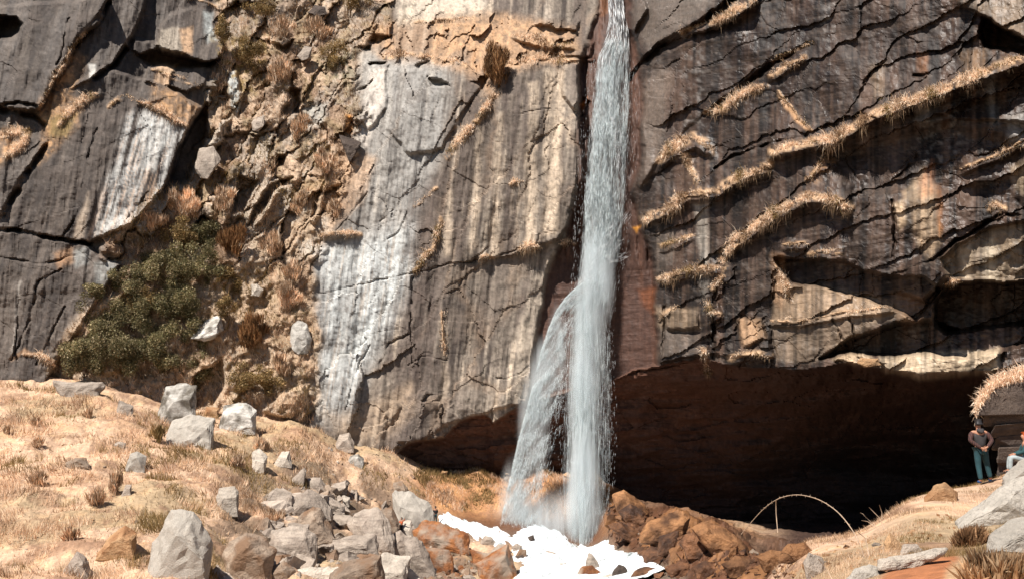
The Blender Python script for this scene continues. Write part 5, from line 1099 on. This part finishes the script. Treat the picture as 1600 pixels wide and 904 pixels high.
# ledge tussocks: each strip of grass on the wall is a thing of its own
def outward(px): 
    a = np.clip((np.asarray(px, float) - 900) / 200, 0, 1)[..., None]
    v = np.array([-0.1, -1.0, 0.0]) * (1 - a) + np.array([-0.72, -0.7, 0.0]) * a
    return v / np.linalg.norm(v, axis=-1, keepdims=True)
def ledge_grass(pts, th, label, n=None, cols=PEACH, L=1.0, droop=0.5, name="ledge_grass", lift=4):
    p = np.array(pts, float); seg = np.hypot(*np.diff(p, axis=0).T); cum = np.r_[0, np.cumsum(seg)]
    n = int(n or cum[-1] * th * 2.4 + 90)
    s = RNG.random(n) * cum[-1]; px = np.interp(s, cum, p[:, 0]); sd0 = int(p[0, 0] + p[0, 1]) % 89
    py = np.interp(s, cum, p[:, 1]) + (fbm(s / 24.0, s * 0 + 1, sd0 + 7, 3) - 0.5) * 14
    env = 0.06 + 1.7 * sm(0.32, 0.72, fbm(s / 22.0, s * 0 + 3, int(p[0, 0]) % 97, 3)) * (0.7 + 0.3 * fbm(s / 5.0, s * 0 + 8, 5, 2))
    endf = np.clip(np.minimum(s, cum[-1] - s) / (0.12 * cum[-1] + 6), 0.3, 1); env = env * endf
    keepb = RNG.random(n) < 0.25 + sm(0.04, 0.35, env); s, px, py, env = s[keepb], px[keepb], py[keepb], env[keepb]; n = len(s)
    py = py - lift + (RNG.normal(0, 0.26, n) + 0.30 * RNG.random(n) ** 3) * th * env; px = px + RNG.normal(0, 3.0, n)
    Y = cliffY(px, py); ln = L * 0.62 * (0.35 + 1.1 * RNG.random(n) ** 2) * (0.55 + 0.45 * np.clip(env, 0, 1.4)) * Y / 85.0
    root = P(px, py, Y + 0.05); ow = outward(px)
    up = np.array([0, 0, 1.0]); sd = RNG.normal(0, 0.28, (n, 3))
    k = RNG.random(n)[:, None]
    mid = root + (ow * (0.30 + 0.25 * k) + up * (0.5 - 0.45 * k) + sd * 0.5) * ln[:, None]
    tip = mid + (ow * 0.35 + up * (0.30 - (0.55 + droop) * k) + sd) * ln[:, None] * 0.75
    c = pal(cols, n, 0.12); tn = fbm(s / 14.0, s * 0 + 5, sd0 + 40, 2) + RNG.normal(0, 0.06, n); c = np.where((tn > 0.66)[:, None], pal(BROWN, n), c); c = np.where((tn < 0.29)[:, None], pal(OLIVE, n), c)
    hang = RNG.random(n) < 0.16                                # dead blades hanging below the turf
    root[hang] += np.array([0, 0, -0.012]) * th * (Y[hang] / F * 25)[:, None]; mid[hang] = root[hang] + (ow[hang] * 0.3 + up * -0.25 + sd[hang] * 0.5) * ln[hang, None]; tip[hang] = mid[hang] + (ow[hang] * 0.05 - up * 1.0 + sd[hang] * 0.5) * ln[hang, None]
    c = np.where(hang[:, None], pal(BROWN, n) * 0.7, c)
    o = blades(name, root, tip, 0.028 * (0.6 + 0.8 * RNG.random(n)) * Y / 85.0, c, M_GRASS, None, mid)
    tag(o, label, "grass", "grass on the cliff ledges"); return o
for pts, th, lb, L in LG: ledge_grass(pts, th * 0.5, lb, L=L * 0.95, n=None)
# grass and brush of the gully, uncountable
n = 130000; px = RNG.uniform(90, 620, n); py = RNG.uniform(-60, 665, n)
k = inside(px, py, GULLY) & (RNG.random(n) < 0.16 + 0.32 * sm(380, 460, py) + sm(0.40, 0.56, fbm(px / 34, py / 34, 160, 4)) * (0.75 + 0.25 * sm(250, 420, py)))
px, py = px[k], py[k]; m = len(px); Y = cliffY(px, py); root = P(px, py, Y + 0.08)
h = (0.3 + 0.6 * RNG.random(m)); sd = RNG.normal(0, 0.4, (m, 3)) + np.array([0, -0.5, 0.75]); tone = fbm(px / 45, py / 45, 161, 3)
c = pal(TAN, m); c = np.where((tone > 0.55)[:, None], pal(BROWN, m), c); c = np.where((tone < 0.42)[:, None], pal(OLIVE, m), c)
tag(blades("gully_grass", root, root + sd * h[:, None], 0.032 * (0.6 + 0.8 * RNG.random(m)), c, M_GRASS), "tangled dry grass and brush filling the rocky gully", "grass", kind="stuff")

def shrub(px, py, wpx, hpx, label, cols, on='cliff', leaf=0.11, dens=1.0, group=None, name="shrub", cat="shrub", stem_c=(0.12, 0.08, 0.05), spiky=False):
    Y = float(cliffY(px, py)) if on == 'cliff' else t_hit(px, py)
    base = P(px, py, Y); s = Y / F; rx, rz = wpx * s / 2, hpx * s / 2; ry = rx * 0.75
    e = tag(empty(name, tuple(base)), label, cat, group)
    n = int(dens * wpx * hpx * 0.85) + 80; rg_ = np.random.default_rng(int(px * 7 + py)); 
    nl = 15; cc = rg_.normal(size=(nl, 3)); cc /= np.linalg.norm(cc, axis=1, keepdims=True); cc *= rg_.uniform(0.3, 0.95, (nl, 1))
    lob = rg_.integers(nl, size=n); d = rg_.normal(size=(n, 3)); d /= np.linalg.norm(d, axis=1, keepdims=True)
    q = cc[lob] + d * (0.36 * rg_.random((n, 1)) ** 0.5); q *= np.array([rx, ry, rz]) * 0.95; q += np.array([0, -ry * 0.45, rz * 0.8])
    L = leaf * (0.6 + 0.9 * rg_.random(n))
    a = rg_.normal(size=(n, 3)) * (0.5 if spiky else 1.0) + np.array([0, -0.3, 0.6]) + (np.array([0, 0, 0.9]) + q / max(rx, rz) * 0.8 if spiky else 0.0); a /= np.linalg.norm(a, axis=1, keepdims=True); b = np.cross(a, rg_.normal(size=(n, 3))); b /= np.linalg.norm(b, axis=1, keepdims=True)
    wd = 0.10 if spiky else 0.42; ll = L[:, None] * (2.6 if spiky else 1.0)
    V = np.stack([q - a * ll, q + b * ll * wd, q + a * ll, q - b * ll * wd], 1).reshape(-1, 3)
    L = L * (0.7 + 0.7 * rg_.random(nl))[lob]; c = np.array(cols)[rg_.integers(len(cols), size=n)] * (0.65 + 0.75 * rg_.random((nl, 1)))[lob] * (1 + 0.22 * rg_.normal(size=(n, 1))).clip(0.4, 1.7)
    me = mesh_np("foliage", V, np.arange(4 * n).reshape(n, 4), np.repeat(c, 4, 0)); obj("foliage", me, M_LEAF, e)
    bm = bmesh.new()
    for k in range(6):
        t = Vector(cc[k % nl] * np.array([rx, ry, rz]) * 0.9 + np.array([0, -ry * 0.45, rz * 0.8])); r = max(0.012, 0.02 * rx)
        ax = t.normalized(); u = ax.orthogonal().normalized() * r; w_ = ax.cross(u).normalized() * r
        ring = [bm.verts.new(u * math.cos(x) + w_ * math.sin(x)) for x in (0, 2.09, 4.19)]; tp = bm.verts.new(t)
        for i in range(3): bm.faces.new((ring[i], ring[(i + 1) % 3], tp))
    me = bpy.data.meshes.new("stems"); bm.to_mesh(me); bm.free(); obj("stems", me, M_STEM, e)
    return e
M_STEM = plain("woody_stem", (0.13, 0.09, 0.06))
GREEN = [C(158, 148, 108), C(136, 128, 88), C(184, 168, 126), C(112, 108, 72), C(202, 180, 140)]
DGREEN = [C(132, 126, 88), C(110, 106, 70), C(158, 146, 106), C(182, 164, 124)]
DRYB = [C(176, 130, 88), C(150, 106, 70), C(200, 156, 110), C(126, 92, 60)]
for (x, y, w, h, lb, cs) in (
 (132, 590, 62, 70, "lowest green shrub at the left end of the bushes by the wall", GREEN), (176, 588, 66, 90, "green shrub second from the wall, lowest row", GREEN), (222, 592, 66, 80, "broad green shrub in the middle of the lowest row", DGREEN),
 (160, 530, 64, 66, "green shrub at the left shoulder of the bush mass", GREEN), (206, 518, 70, 78, "large olive shrub in the heart of the bush mass", GREEN), (250, 530, 66, 84, "dark green shrub above the tall speckled rock", DGREEN),
 (286, 505, 58, 74, "dark shrub at the right side of the bush mass", DGREEN), (196, 458, 46, 52, "small green shrub beside the pale patch of the left wall", GREEN), (240, 455, 62, 66, "olive shrub in the upper middle of the bushes", GREEN),
 (284, 446, 62, 70, "dense dark shrub at the upper right of the bushes", DGREEN), (326, 440, 52, 56, "dark shrub closest to the gully's rocky fins", DGREEN), (286, 392, 60, 50, "olive shrub in the topmost row of bushes", OLIVE), (326, 390, 52, 52, "dark green shrub at the top right of the bushes", DGREEN), (250, 400, 44, 40, "small yellowish shrub at the top of the bushes", OLIVE),
 (118, 570, 40, 40, "small green shrub tucked against the left wall's foot", GREEN), (150, 470, 36, 34, "small shrub at the wall side above the left shoulder", GREEN), (262, 585, 50, 56, "green shrub just left of the tall speckled rock", GREEN), (312, 545, 44, 52, "dark shrub beneath the jutting grey slab", DGREEN), (352, 500, 36, 40, "small shrub right of the jutting grey slab", OLIVE), (226, 490, 44, 50, "reddish olive shrub in a gap of the bush mass", OLIVE),
 (362, 455, 40, 44, "dusty green shrub right of the bush mass", OLIVE), (310, 606, 52, 60, "dark shrub behind the tall speckled rock", DGREEN), (380, 616, 56, 46, "olive shrub above the pale boulder", OLIVE), (418, 612, 44, 40, "small olive shrub at the gully foot beside the grey block", OLIVE),
 (392, 110, 50, 60, "yellow green shrub high in the upper gully", OLIVE), (520, 112, 48, 50, "grey green bush at the top right of the gully", OLIVE), (350, 70, 34, 50, "small yellowish bush beside the upper left block", OLIVE), (414, 30, 60, 40, "scrubby olive bush at the top of the gully", OLIVE), (560, 20, 50, 40, "small bush at the very top right of the gully", OLIVE)):
    shrub(x, y, w * 1.2, h * 1.15, lb, cs, group="shrubs growing in the gully", leaf=0.11, dens=1.5)
shrub(776, 140, 62, 92, "big reddish dry bush hanging over the central slab", DRYB, spiky=True, leaf=0.16, name="dry_bush", cat="bush", group="dry bushes")
for (x, y, w, h, lb) in ((440, 60, 54, 36, "tan brush below the scrubby olive bush at the gully top"), (500, 60, 50, 40, "dry brush at the upper right of the gully"), (440, 130, 50, 44, "dry brush in the upper middle of the gully"), (470, 215, 46, 40, "brown brush left of the dark triangular block"), (510, 270, 40, 44, "brown brush below the dark triangular block"), (340, 150, 40, 40, "brown brush above the black recess"), (470, 330, 44, 44, "tan brush between the rocky fins"), (430, 400, 50, 40, "tan brush below the rocky fins"), (520, 340, 36, 34, "small tan brush above the smooth grass pad"), (460, 440, 44, 36, "tan brush right of the small pale rock"), (350, 330, 50, 44, "reddish brush right of the tan dry bush"), (440, 585, 40, 36, "brown brush under the egg-shaped rock")):
    shrub(x, y, w, h, lb, BROWN + TAN, spiky=True, leaf=0.16, dens=0.55, name="dry_bush", cat="bush", group="dry bushes")
shrub(362, 400, 50, 60, "reddish dry bush left of the rocky fins", DRYB, spiky=True, leaf=0.16, name="dry_bush", cat="bush", group="dry bushes")
shrub(240, 360, 56, 34, "tan dry bush above the olive shrubs", TAN, spiky=True, leaf=0.18, name="dry_bush", cat="bush", group="dry bushes")
shrub(290, 345, 60, 60, "tan dry bush under the black recess", TAN, spiky=True, leaf=0.18, name="dry_bush", cat="bush", group="dry bushes")
shrub(450, 480, 46, 40, "tan dry bush above the egg-shaped rock", TAN, spiky=True, leaf=0.18, name="dry_bush", cat="bush", group="dry bushes")
shrub(400, 540, 60, 50, "rusty dry bush above the gully foot's olive shrubs", DRYB, spiky=True, leaf=0.18, name="dry_bush", cat="bush", group="dry bushes")
for (x, y, w, h, lb) in ((58, 700, 22, 18, "low dry weed in the upper left meadow"), (64, 758, 34, 26, "bushy dry weed below the low brown rock"), (182, 772, 30, 42, "tall dry weed in the middle of the meadow"), (150, 790, 36, 30, "spreading dry weed left of the narrow grey stone"), (112, 842, 24, 18, "small brown weed above the pointed lower left rock"), (138, 652, 22, 16, "twiggy weed below the flat slab at the left wall"), (58, 664, 18, 12, "brown tuft near the left wall's foot"), (10, 676, 14, 10, "brown tuft at the left edge of the meadow"), (246, 690, 26, 30, "greenish weed left of the wide smooth boulder"), (372, 730, 26, 22, "dry weed left of the leaning pale slab"), (410, 705, 26, 30, "fluffy dry weed below the pale boulder under the bushes"), (428, 812, 40, 18, "row of dry stalks above the striped boulder"), (530, 668, 16, 18, "brown tuft at the foot of the pale slab wall")):
    shrub(x, y, w, h, lb, OLIVE if "green" in lb else BROWN + TAN, on='ground', spiky=True, leaf=0.13, dens=0.45, name="dry_weed", cat="weed", group="dry weeds in the meadow")
shrub(1516, 852, 62, 24, "brown tangled grass clump below the large near slab", [C(160, 122, 90), C(190, 150, 112), C(130, 98, 70)], on='ground', spiky=True, leaf=0.05, dens=0.9, name="grass_clump", cat="grass")
shrub(1555, 914, 120, 36, "large tangled dry grass clump in the lower right corner", [C(204, 166, 126), C(230, 196, 156), C(170, 130, 94)], on='ground', spiky=True, leaf=0.055, dens=1.2, name="grass_clump", cat="grass")

# ------------------------------------------------------------------ canes
def tube(path, r0, r1, n=5):
    bm = bmesh.new(); rings = []
    for i, p in enumerate(path):
        p = Vector(p); d = (Vector(path[min(i + 1, len(path) - 1)]) - Vector(path[max(i - 1, 0)])).normalized()
        u = d.orthogonal().normalized(); v = d.cross(u); r = r0 + (r1 - r0) * i / (len(path) - 1)
        rings.append([bm.verts.new(p + (u * math.cos(k * 6.2832 / n) + v * math.sin(k * 6.2832 / n)) * r) for k in range(n)])
    for a, b in zip(rings[:-1], rings[1:]):
        for k in range(n): bm.faces.new((a[k], a[(k + 1) % n], b[(k + 1) % n], b[k]))
    bm.faces.new(rings[0]); bm.faces.new(rings[-1][::-1])
    for f in bm.faces: f.smooth = True
    return bm
def smooth_path(pts, n=40):
    p = np.array(pts, float); s = np.r_[0, np.cumsum(np.linalg.norm(np.diff(p[:, :2], axis=0), axis=1))]; t = np.linspace(0, s[-1], n)
    q = np.stack([np.interp(t, s, p[:, k]) for k in range(p.shape[1])], -1)
    for _ in range(6): q[1:-1] = (q[:-2] + q[2:] + 2 * q[1:-1]) / 4
    return q
M_CANE = plain("pale_dry_cane", (0.36, 0.26, 0.18))
Yr = t_hit(1352, 872)
cp_ = smooth_path([(1352, 876, Yr), (1344, 848, Yr), (1333, 828, Yr + .3), (1312, 800, Yr + .8), (1282, 779, Yr + 1.6), (1246, 770, Yr + 2.4), (1214, 777, Yr + 3.0), (1190, 796, Yr + 3.6), (1158, 834, Yr + 4.2)])
W3 = [tuple(P(a, b, c)) for a, b, c in cp_]; o0 = Vector(W3[0])
cane = tag(empty("arched_cane", tuple(o0)), "thorny cane arching over the black cave mouth at lower right", "cane")
bm = tube([Vector(p) - o0 for p in W3], 0.009, 0.006); me = bpy.data.meshes.new("stem"); bm.to_mesh(me); bm.free(); obj("stem", me, M_CANE, cane)
kn = W3[28]; bm = tube([Vector(kn) - o0, Vector(kn) - o0 + Vector((-0.01, 0, -0.25)), Vector(kn) - o0 + Vector((0.0, 0, -0.62))], 0.012, 0.006); me = bpy.data.meshes.new("hanging_twig"); bm.to_mesh(me); bm.free(); obj("hanging_twig", me, M_CANE, cane)
bm = bmesh.new()
for i in range(4, 39):
    p = Vector(W3[i]) - o0
    for k in range(3 if 24 < i < 32 else 1):
        d = Vector((random.uniform(-1, 1), random.uniform(-.4, .4), random.uniform(-1, 1))).normalized() * random.uniform(0.025, 0.05)
        u = d.orthogonal().normalized() * 0.008
        a_, b_, c_ = bm.verts.new(p + u), bm.verts.new(p - u), bm.verts.new(p + d); e_ = bm.verts.new(p + d.cross(u).normalized() * 0.012)
        bm.faces.new((a_, b_, c_)); bm.faces.new((b_, e_, c_)); bm.faces.new((e_, a_, c_))
me = bpy.data.meshes.new("thorns"); bm.to_mesh(me); bm.free(); obj("thorns", me, M_CANE, cane)
for j, (path, lb) in enumerate((([(1382, 826), (1374, 808), (1362, 796), (1358, 792)], "left twig of the bare twigs on the knoll crest"), ([(1376, 830), (1362, 816), (1348, 802), (1344, 800)], "lowest bare twig on the knoll crest"), ([(1378, 812), (1378, 800), (1374, 788)], "upright bare twig on the knoll crest"), ([(1366, 822), (1356, 814), (1346, 812)], "short bare twig below the lowest one on the crest"), ([(1358, 868), (1352, 840), (1340, 830)], "stalk bent beside the foot of the arched cane"), ([(1300, 904), (1290, 886), (1278, 872)], "bare stalk near the bottom edge left of the path"))):
    Yt = t_hit(*path[0]) - 0.15; w3 = [P(a, b, Yt) for a, b in path]; o1 = Vector(w3[0])
    bm = tube([Vector(p) - o1 for p in w3], 0.011, 0.005, 4); me = bpy.data.meshes.new("twig"); bm.to_mesh(me); bm.free()
    tag(obj("twig", me, M_CANE, None, tuple(o1)), lb, "twig", "bare twigs on the near knoll")

# ------------------------------------------------------------------ outcrop behind the standing man
oc = tag(empty("rock_outcrop", tuple(P(1580, 735, 30))), "dark layered rock outcrop capped with grass behind the standing man", "outcrop")
ob_loc = np.array(oc.location)
for k, ol in enumerate(([(1556, 745), (1562, 716), (1600, 706), (1700, 700), (1700, 760), (1570, 765)], [(1558, 722), (1560, 700), (1610, 690), (1700, 688), (1700, 720), (1580, 726)], [(1552, 702), (1556, 684), (1600, 672), (1700, 668), (1700, 700), (1590, 704)], [(1546, 684), (1552, 664), (1600, 656), (1700, 650), (1700, 684), (1585, 686)], [(1536, 664), (1540, 648), (1590, 636), (1700, 628), (1700, 664), (1580, 668)], [(1528, 648), (1536, 624), (1552, 608), (1580, 596), (1700, 580), (1700, 644), (1580, 650)])):
    o = np.array(ol, float); c = o.mean(0); rg_ = np.random.default_rng(70 + k); pts = []
    for p in o:
        for dy in (-1.2 + rg_.uniform(-.35, .35) - 0.12 * k, 2.5): pts.append(P(p[0] + rg_.uniform(-3, 3), p[1] + rg_.uniform(-2, 2), 31 + dy) - ob_loc)
    me = rock_from_points([tuple(p) for p in pts], 1.6, bev=0.02, cuts=3, rough=0.06, seed=k + 200)
    obj("rock_layer", me, MR['dark'], oc)
def fringe3(pts, Y, th, label, L):
    p = np.array(pts, float); seg = np.hypot(*np.diff(p, axis=0).T); cum = np.r_[0, np.cumsum(seg)]; n = int(cum[-1] * th * 2.2)
    s = RNG.random(n) * cum[-1]; px = np.interp(s, cum, p[:, 0]); py = np.interp(s, cum, p[:, 1]) + RNG.normal(0, 0.3, n) * th
    root = P(px, py, Y + RNG.normal(0, 0.25, n)); k = RNG.random((n, 1)); sd = RNG.normal(0, 0.3, (n, 3)); ow = np.array([-0.6, -0.6, 0]); up = np.array([0, 0, 1.0])
    ln = L * (0.4 + 0.8 * RNG.random(n))[:, None]
    mid = root + (ow * 0.4 + up * (0.5 - 0.4 * k) + sd * 0.5) * ln; tip = mid + (ow * 0.35 + up * (0.3 - 1.0 * k) + sd) * ln * 0.8
    tag(blades("ledge_grass", root, tip, 0.012 * (0.6 + RNG.random(n)), pal(PEACH, n, 0.14), M_GRASS, None, mid), label, "grass", "grass on the cliff ledges")
fringe3([(1526, 640), (1540, 618), (1556, 600), (1580, 590), (1640, 574)], 29.6, 17, "bright grass cap hanging over the outcrop beside the man's head", 0.3)

# ------------------------------------------------------------------ people
def skin_mesh(name, J, E, root, sub=2):
    names = list(J); me = bpy.data.meshes.new(name); me.from_pydata([J[k][:3] for k in names], [(names.index(a), names.index(b)) for a, b in E], [])
    o = bpy.data.objects.new(name, me); COL.objects.link(o); o.modifiers.new("skin", 'SKIN')
    for i, k in enumerate(names):
        r = J[k][3]; v = me.skin_vertices[0].data[i]; v.radius = r if isinstance(r, tuple) else (r, r); v.use_root = (k == root)
    ss = o.modifiers.new("sub", 'SUBSURF'); ss.levels = sub; ss.render_levels = sub
    dg = bpy.context.evaluated_depsgraph_get(); dg.update(); m2 = bpy.data.meshes.new_from_object(o.evaluated_get(dg)); m2.name = name
    bpy.data.objects.remove(o); 
    for p in m2.polygons: p.use_smooth = True
    return m2
M_SKIN = plain("skin", C(196, 140, 110), 0.6, 0.08); M_HAIR = plain("dark_hair", (0.012, 0.010, 0.010), 0.6)
def plaid():
    m, t, b, out = nodes("plaid_flannel"); L = t.links.new; tc_ = N(t, "ShaderNodeTexCoord")
    w1 = N(t, "ShaderNodeTexWave", bands_direction='Z'); w1.inputs["Scale"].default_value = 5.5; w2 = N(t, "ShaderNodeTexWave", bands_direction='X'); w2.inputs["Scale"].default_value = 7.0
    L(tc_.outputs["Object"], w1.inputs["Vector"]); L(tc_.outputs["Object"], w2.inputs["Vector"])
    r1 = ramp(t, [(0.0, tuple(C(130, 74, 50))), (0.16, tuple(C(50, 42, 40))), (0.85, tuple(C(46, 42, 42))), (1.0, tuple(C(124, 62, 64)))]); r2 = ramp(t, [(0.0, 0.45), (1.0, 1.2)])
    L(w1.outputs[1], r1.inputs[0]); L(w2.outputs[1], r2.inputs[0]); L(mul(t, r1.outputs[0], r2.outputs[0]), b.inputs["Base Color"]); b.inputs["Roughness"].default_value = 0.9
    return m
M_PLAID = plaid()
def person(label, loc, rz, scale, mats, pose):
    """one continuous body; clothes and hair are its children. Faces +y before turning"""
    e = tag(empty("person", tuple(loc), rz), label, "person"); e.scale = (scale,) * 3
    J = dict(pelvis=(0, 0, .95, (.13, .10)), spine=(0, 0, 1.13, (.115, .09)), chest=(0, .0, 1.32, (.15, .10)), neck=(0, -.005, 1.48, .055), jaw=(0, .02, 1.56, .07), skull=(0, .015, 1.645, (.083, .095)), crown=(0, .005, 1.70, (.06, .07)), nose=(0, .105, 1.61, .014))
    E = [("pelvis", "spine"), ("spine", "chest"), ("chest", "neck"), ("neck", "jaw"), ("jaw", "skull"), ("skull", "crown"), ("skull", "nose")]
    for s, sg in (("L", -1), ("R", 1)):
        p = pose
        J["sh" + s] = (sg * .175, 0, 1.41, .062); J["el" + s] = (*p["el" + s], .043); J["wr" + s] = (*p["wr" + s], .028)
        J["hp" + s] = (*p.get("hp" + s, (sg * .09, 0, .90)), .088); J["kn" + s] = (*p["kn" + s], .058); J["an" + s] = (*p["an" + s], .038); J["to" + s] = (*p["to" + s], .034)
        E += [("chest", "sh" + s), ("sh" + s, "el" + s), ("el" + s, "wr" + s), ("pelvis", "hp" + s), ("hp" + s, "kn" + s), ("kn" + s, "an" + s), ("an" + s, "to" + s)]
        w = Vector(p["wr" + s]); d = Vector(p.get("hd" + s, w - Vector(p["el" + s]))).normalized(); u = d.cross(Vector((0, 1, 0.2))).normalized()
        J["pa" + s] = (*(w + d * .06), (.034, .018)); E.append(("wr" + s, "pa" + s))
        for k, (o_, ln) in enumerate(((-.027, .062), (-.009, .074), (.009, .07), (.027, .055))):
            a = w + d * .095 + u * o_; b = a + d * ln * .55; c = b + d * ln * .35 + Vector((0, .012, 0))
            for nm, q in (("a", a), ("b", b), ("c", c)): J[f"f{s}{k}{nm}"] = (*q, .0085)
            E += [("pa" + s, f"f{s}{k}a"), (f"f{s}{k}a", f"f{s}{k}b"), (f"f{s}{k}b", f"f{s}{k}c")]
        a = w + d * .04 + u * .034 * sg; b = a + d * .04 + u * .02 * sg
        J[f"t{s}a"] = (*a, .010); J[f"t{s}b"] = (*b, .0085); E += [("pa" + s, f"t{s}a"), (f"t{s}a", f"t{s}b")]
    if "lean" in pose: pass
    body = obj("body", skin_mesh("body", J, E, "pelvis"), M_SKIN, e)
    g = lambda k, r, dx=(0, 0, 0): (*[J[k][i] + dx[i] for i in range(3)], r)
    T = dict(pelvis=g("pelvis", (.155, .125)), spine=g("spine", (.15, .12)), chest=g("chest", (.18, .13)), collar=(0, -.01, 1.44, (.10, .085)), shL=g("shL", .08), shR=g("shR", .08))
    obj("vest", skin_mesh("vest", T, [("pelvis", "spine"), ("spine", "chest"), ("chest", "collar"), ("chest", "shL"), ("chest", "shR")], "pelvis"), mats["top"], e)
    if pose.get("hood"):
        Hd = dict(a=(-.09, -.07, 1.47, .05), b=(0, -.13, 1.43, .06), c=(.09, -.07, 1.47, .05), d=(0, -.15, 1.36, .04))
        obj("hood", skin_mesh("hood", Hd, [("a", "b"), ("b", "c"), ("b", "d")], "b"), mats["hood"], e)
    for s in "LR":
        A = {"sh": g("sh" + s, .086), "el": g("el" + s, .062), "wr": g("wr" + s, .044)}
        obj("sleeve", skin_mesh("sleeve", A, [("sh", "el"), ("el", "wr")], "sh"), mats["sleeve"], e)
        B = {"an": g("an" + s, .05, (0, 0, -.02)), "to": g("to" + s, (.046, .036))}
        obj("shoe", skin_mesh("shoe", B, [("an", "to")], "an"), mats["shoe"], e)
    Tr = {k: g(k, r) for k, r in (("pelvis", (.15, .12)), ("hpL", .108), ("hpR", .108), ("knL", .078), ("knR", .078), ("anL", .062), ("anR", .062))}
    obj("trousers", skin_mesh("trousers", Tr, [("pelvis", "hpL"), ("pelvis", "hpR"), ("hpL", "knL"), ("hpR", "knR"), ("knL", "anL"), ("knR", "anR")], "pelvis"), mats["legs"], e)
    Hr = dict(a=(0, -.045, 1.575, (.05, .045)), a2=(0, -.03, 1.62, (.078, .07)), b=(0, -.012, 1.675, (.084, .088)), c=(0, -.005, 1.725, (.045, .05)))
    obj("hair", skin_mesh("hair", Hr, [("a", "a2"), ("a2", "b"), ("b", "c")], "b", 3), mats["hair"], e)
    return e
cl = lambda n, c, r=0.85: plain(n, c, r, 0.2)
M_GREYV = cl("grey_vest", C(62, 57, 57)); M_TEAL = cl("teal_jeans", C(30, 74, 82)); M_BLUES = cl("blue_shoes", C(40, 90, 150)); M_ORG = cl("orange_shirt", C(226, 110, 60)); M_DARKT = cl("charcoal_trousers", C(60, 60, 62)); M_BLACKJ = cl("black_jacket", C(40, 38, 40)); M_PALEG = cl("pale_grey_trousers", C(176, 186, 186)); M_TEALJ = cl("dark_teal_jacket", C(30, 76, 80)); M_DSHOE = cl("dark_shoes", C(46, 40, 38)); M_ORHAT = cl("orange_cap", C(230, 110, 40))
Yp = 23.6; b0 = P(1537, 748, Yp); zL = t_z(b0[0], b0[1])
gz = lambda dx, dy: t_z(b0[0] + dx, b0[1] + dy) - zL
person("man in grey hooded vest, plaid sleeves and teal jeans, seen from behind", (b0[0], b0[1], zL + 0.01), -0.08, 1.04,
       dict(top=M_GREYV, hood=M_GREYV, sleeve=M_PLAID, legs=M_TEAL, shoe=M_BLUES, hair=M_HAIR),
       dict(elL=(-.30, -.08, 1.17), wrL=(-.07, -.20, .97), hdL=(.6, -.1, -.35), elR=(.30, -.08, 1.17), wrR=(.09, -.20, .99), hdR=(-.7, -.1, -.3), knL=(-.09, .03, .50), anL=(-.08, -.01, .085), toL=(-.10, .13, .04),
            knR=(.17, .10, .55), anR=(.24, .12, .12 + max(0, gz(.24, .12))), toR=(.28, .26, .07 + max(0, gz(.26, .24))), hood=True))
Ys = 23.2; s0 = P(1606, 722, Ys); zs = t_z(s0[0], s0[1])
person("person in dark teal jacket sitting low at the right edge behind slab", (s0[0], s0[1], P(1606, 714, Ys)[2] - 0.95), 1.2, 0.95,
       dict(top=M_TEALJ, hood=M_TEALJ, sleeve=M_TEALJ, legs=M_PALEG, shoe=M_DSHOE, hair=M_ORHAT),
       dict(elL=(-.24, .12, 1.16), wrL=(-.14, .32, 1.10), elR=(.24, .12, 1.16), wrR=(.14, .32, 1.10), hpL=(-.10, .04, .93), hpR=(.10, .04, .93), knL=(-.12, .44, 1.02), anL=(-.11, .50, .62), toL=(-.11, .64, .57), knR=(.12, .44, 1.02), anR=(.11, .50, .62), toR=(.11, .64, .57)))
Y1 = 82.0; t0 = P(627, 834, Y1)
person("tiny hiker in orange shirt with one arm raised on a pale boulder", tuple(t0), 2.6, 0.92 * Y1 / 82,
       dict(top=M_ORG, hood=M_ORG, sleeve=M_ORG, legs=M_DARKT, shoe=M_DSHOE, hair=M_HAIR),
       dict(elL=(-.38, .05, 1.44), wrL=(-.52, .12, 1.62), elR=(.28, .08, 1.16), wrR=(.22, .26, 1.02), knL=(-.10, .02, .5), anL=(-.10, 0, .08), toL=(-.11, .14, .04), knR=(.10, .02, .5), anR=(.10, 0, .08), toR=(.11, .14, .04)))
Y2 = t_hit(680, 818); t0 = P(680, 818, Y2)
person("tiny hiker in black jacket and teal trousers at the stream's edge", tuple(t0), 0.5, 26 / F * Y2 / 1.74,
       dict(top=M_BLACKJ, hood=M_BLACKJ, sleeve=M_BLACKJ, legs=M_TEAL, shoe=M_DSHOE, hair=M_HAIR),
       dict(elL=(-.26, .02, 1.16), wrL=(-.22, .14, .95), elR=(.26, .02, 1.16), wrR=(.2, .16, 1.0), knL=(-.10, .02, .5), anL=(-.10, 0, .08), toL=(-.11, .14, .04), knR=(.12, .04, .5), anR=(.14, 0, .08), toR=(.15, .14, .04)))
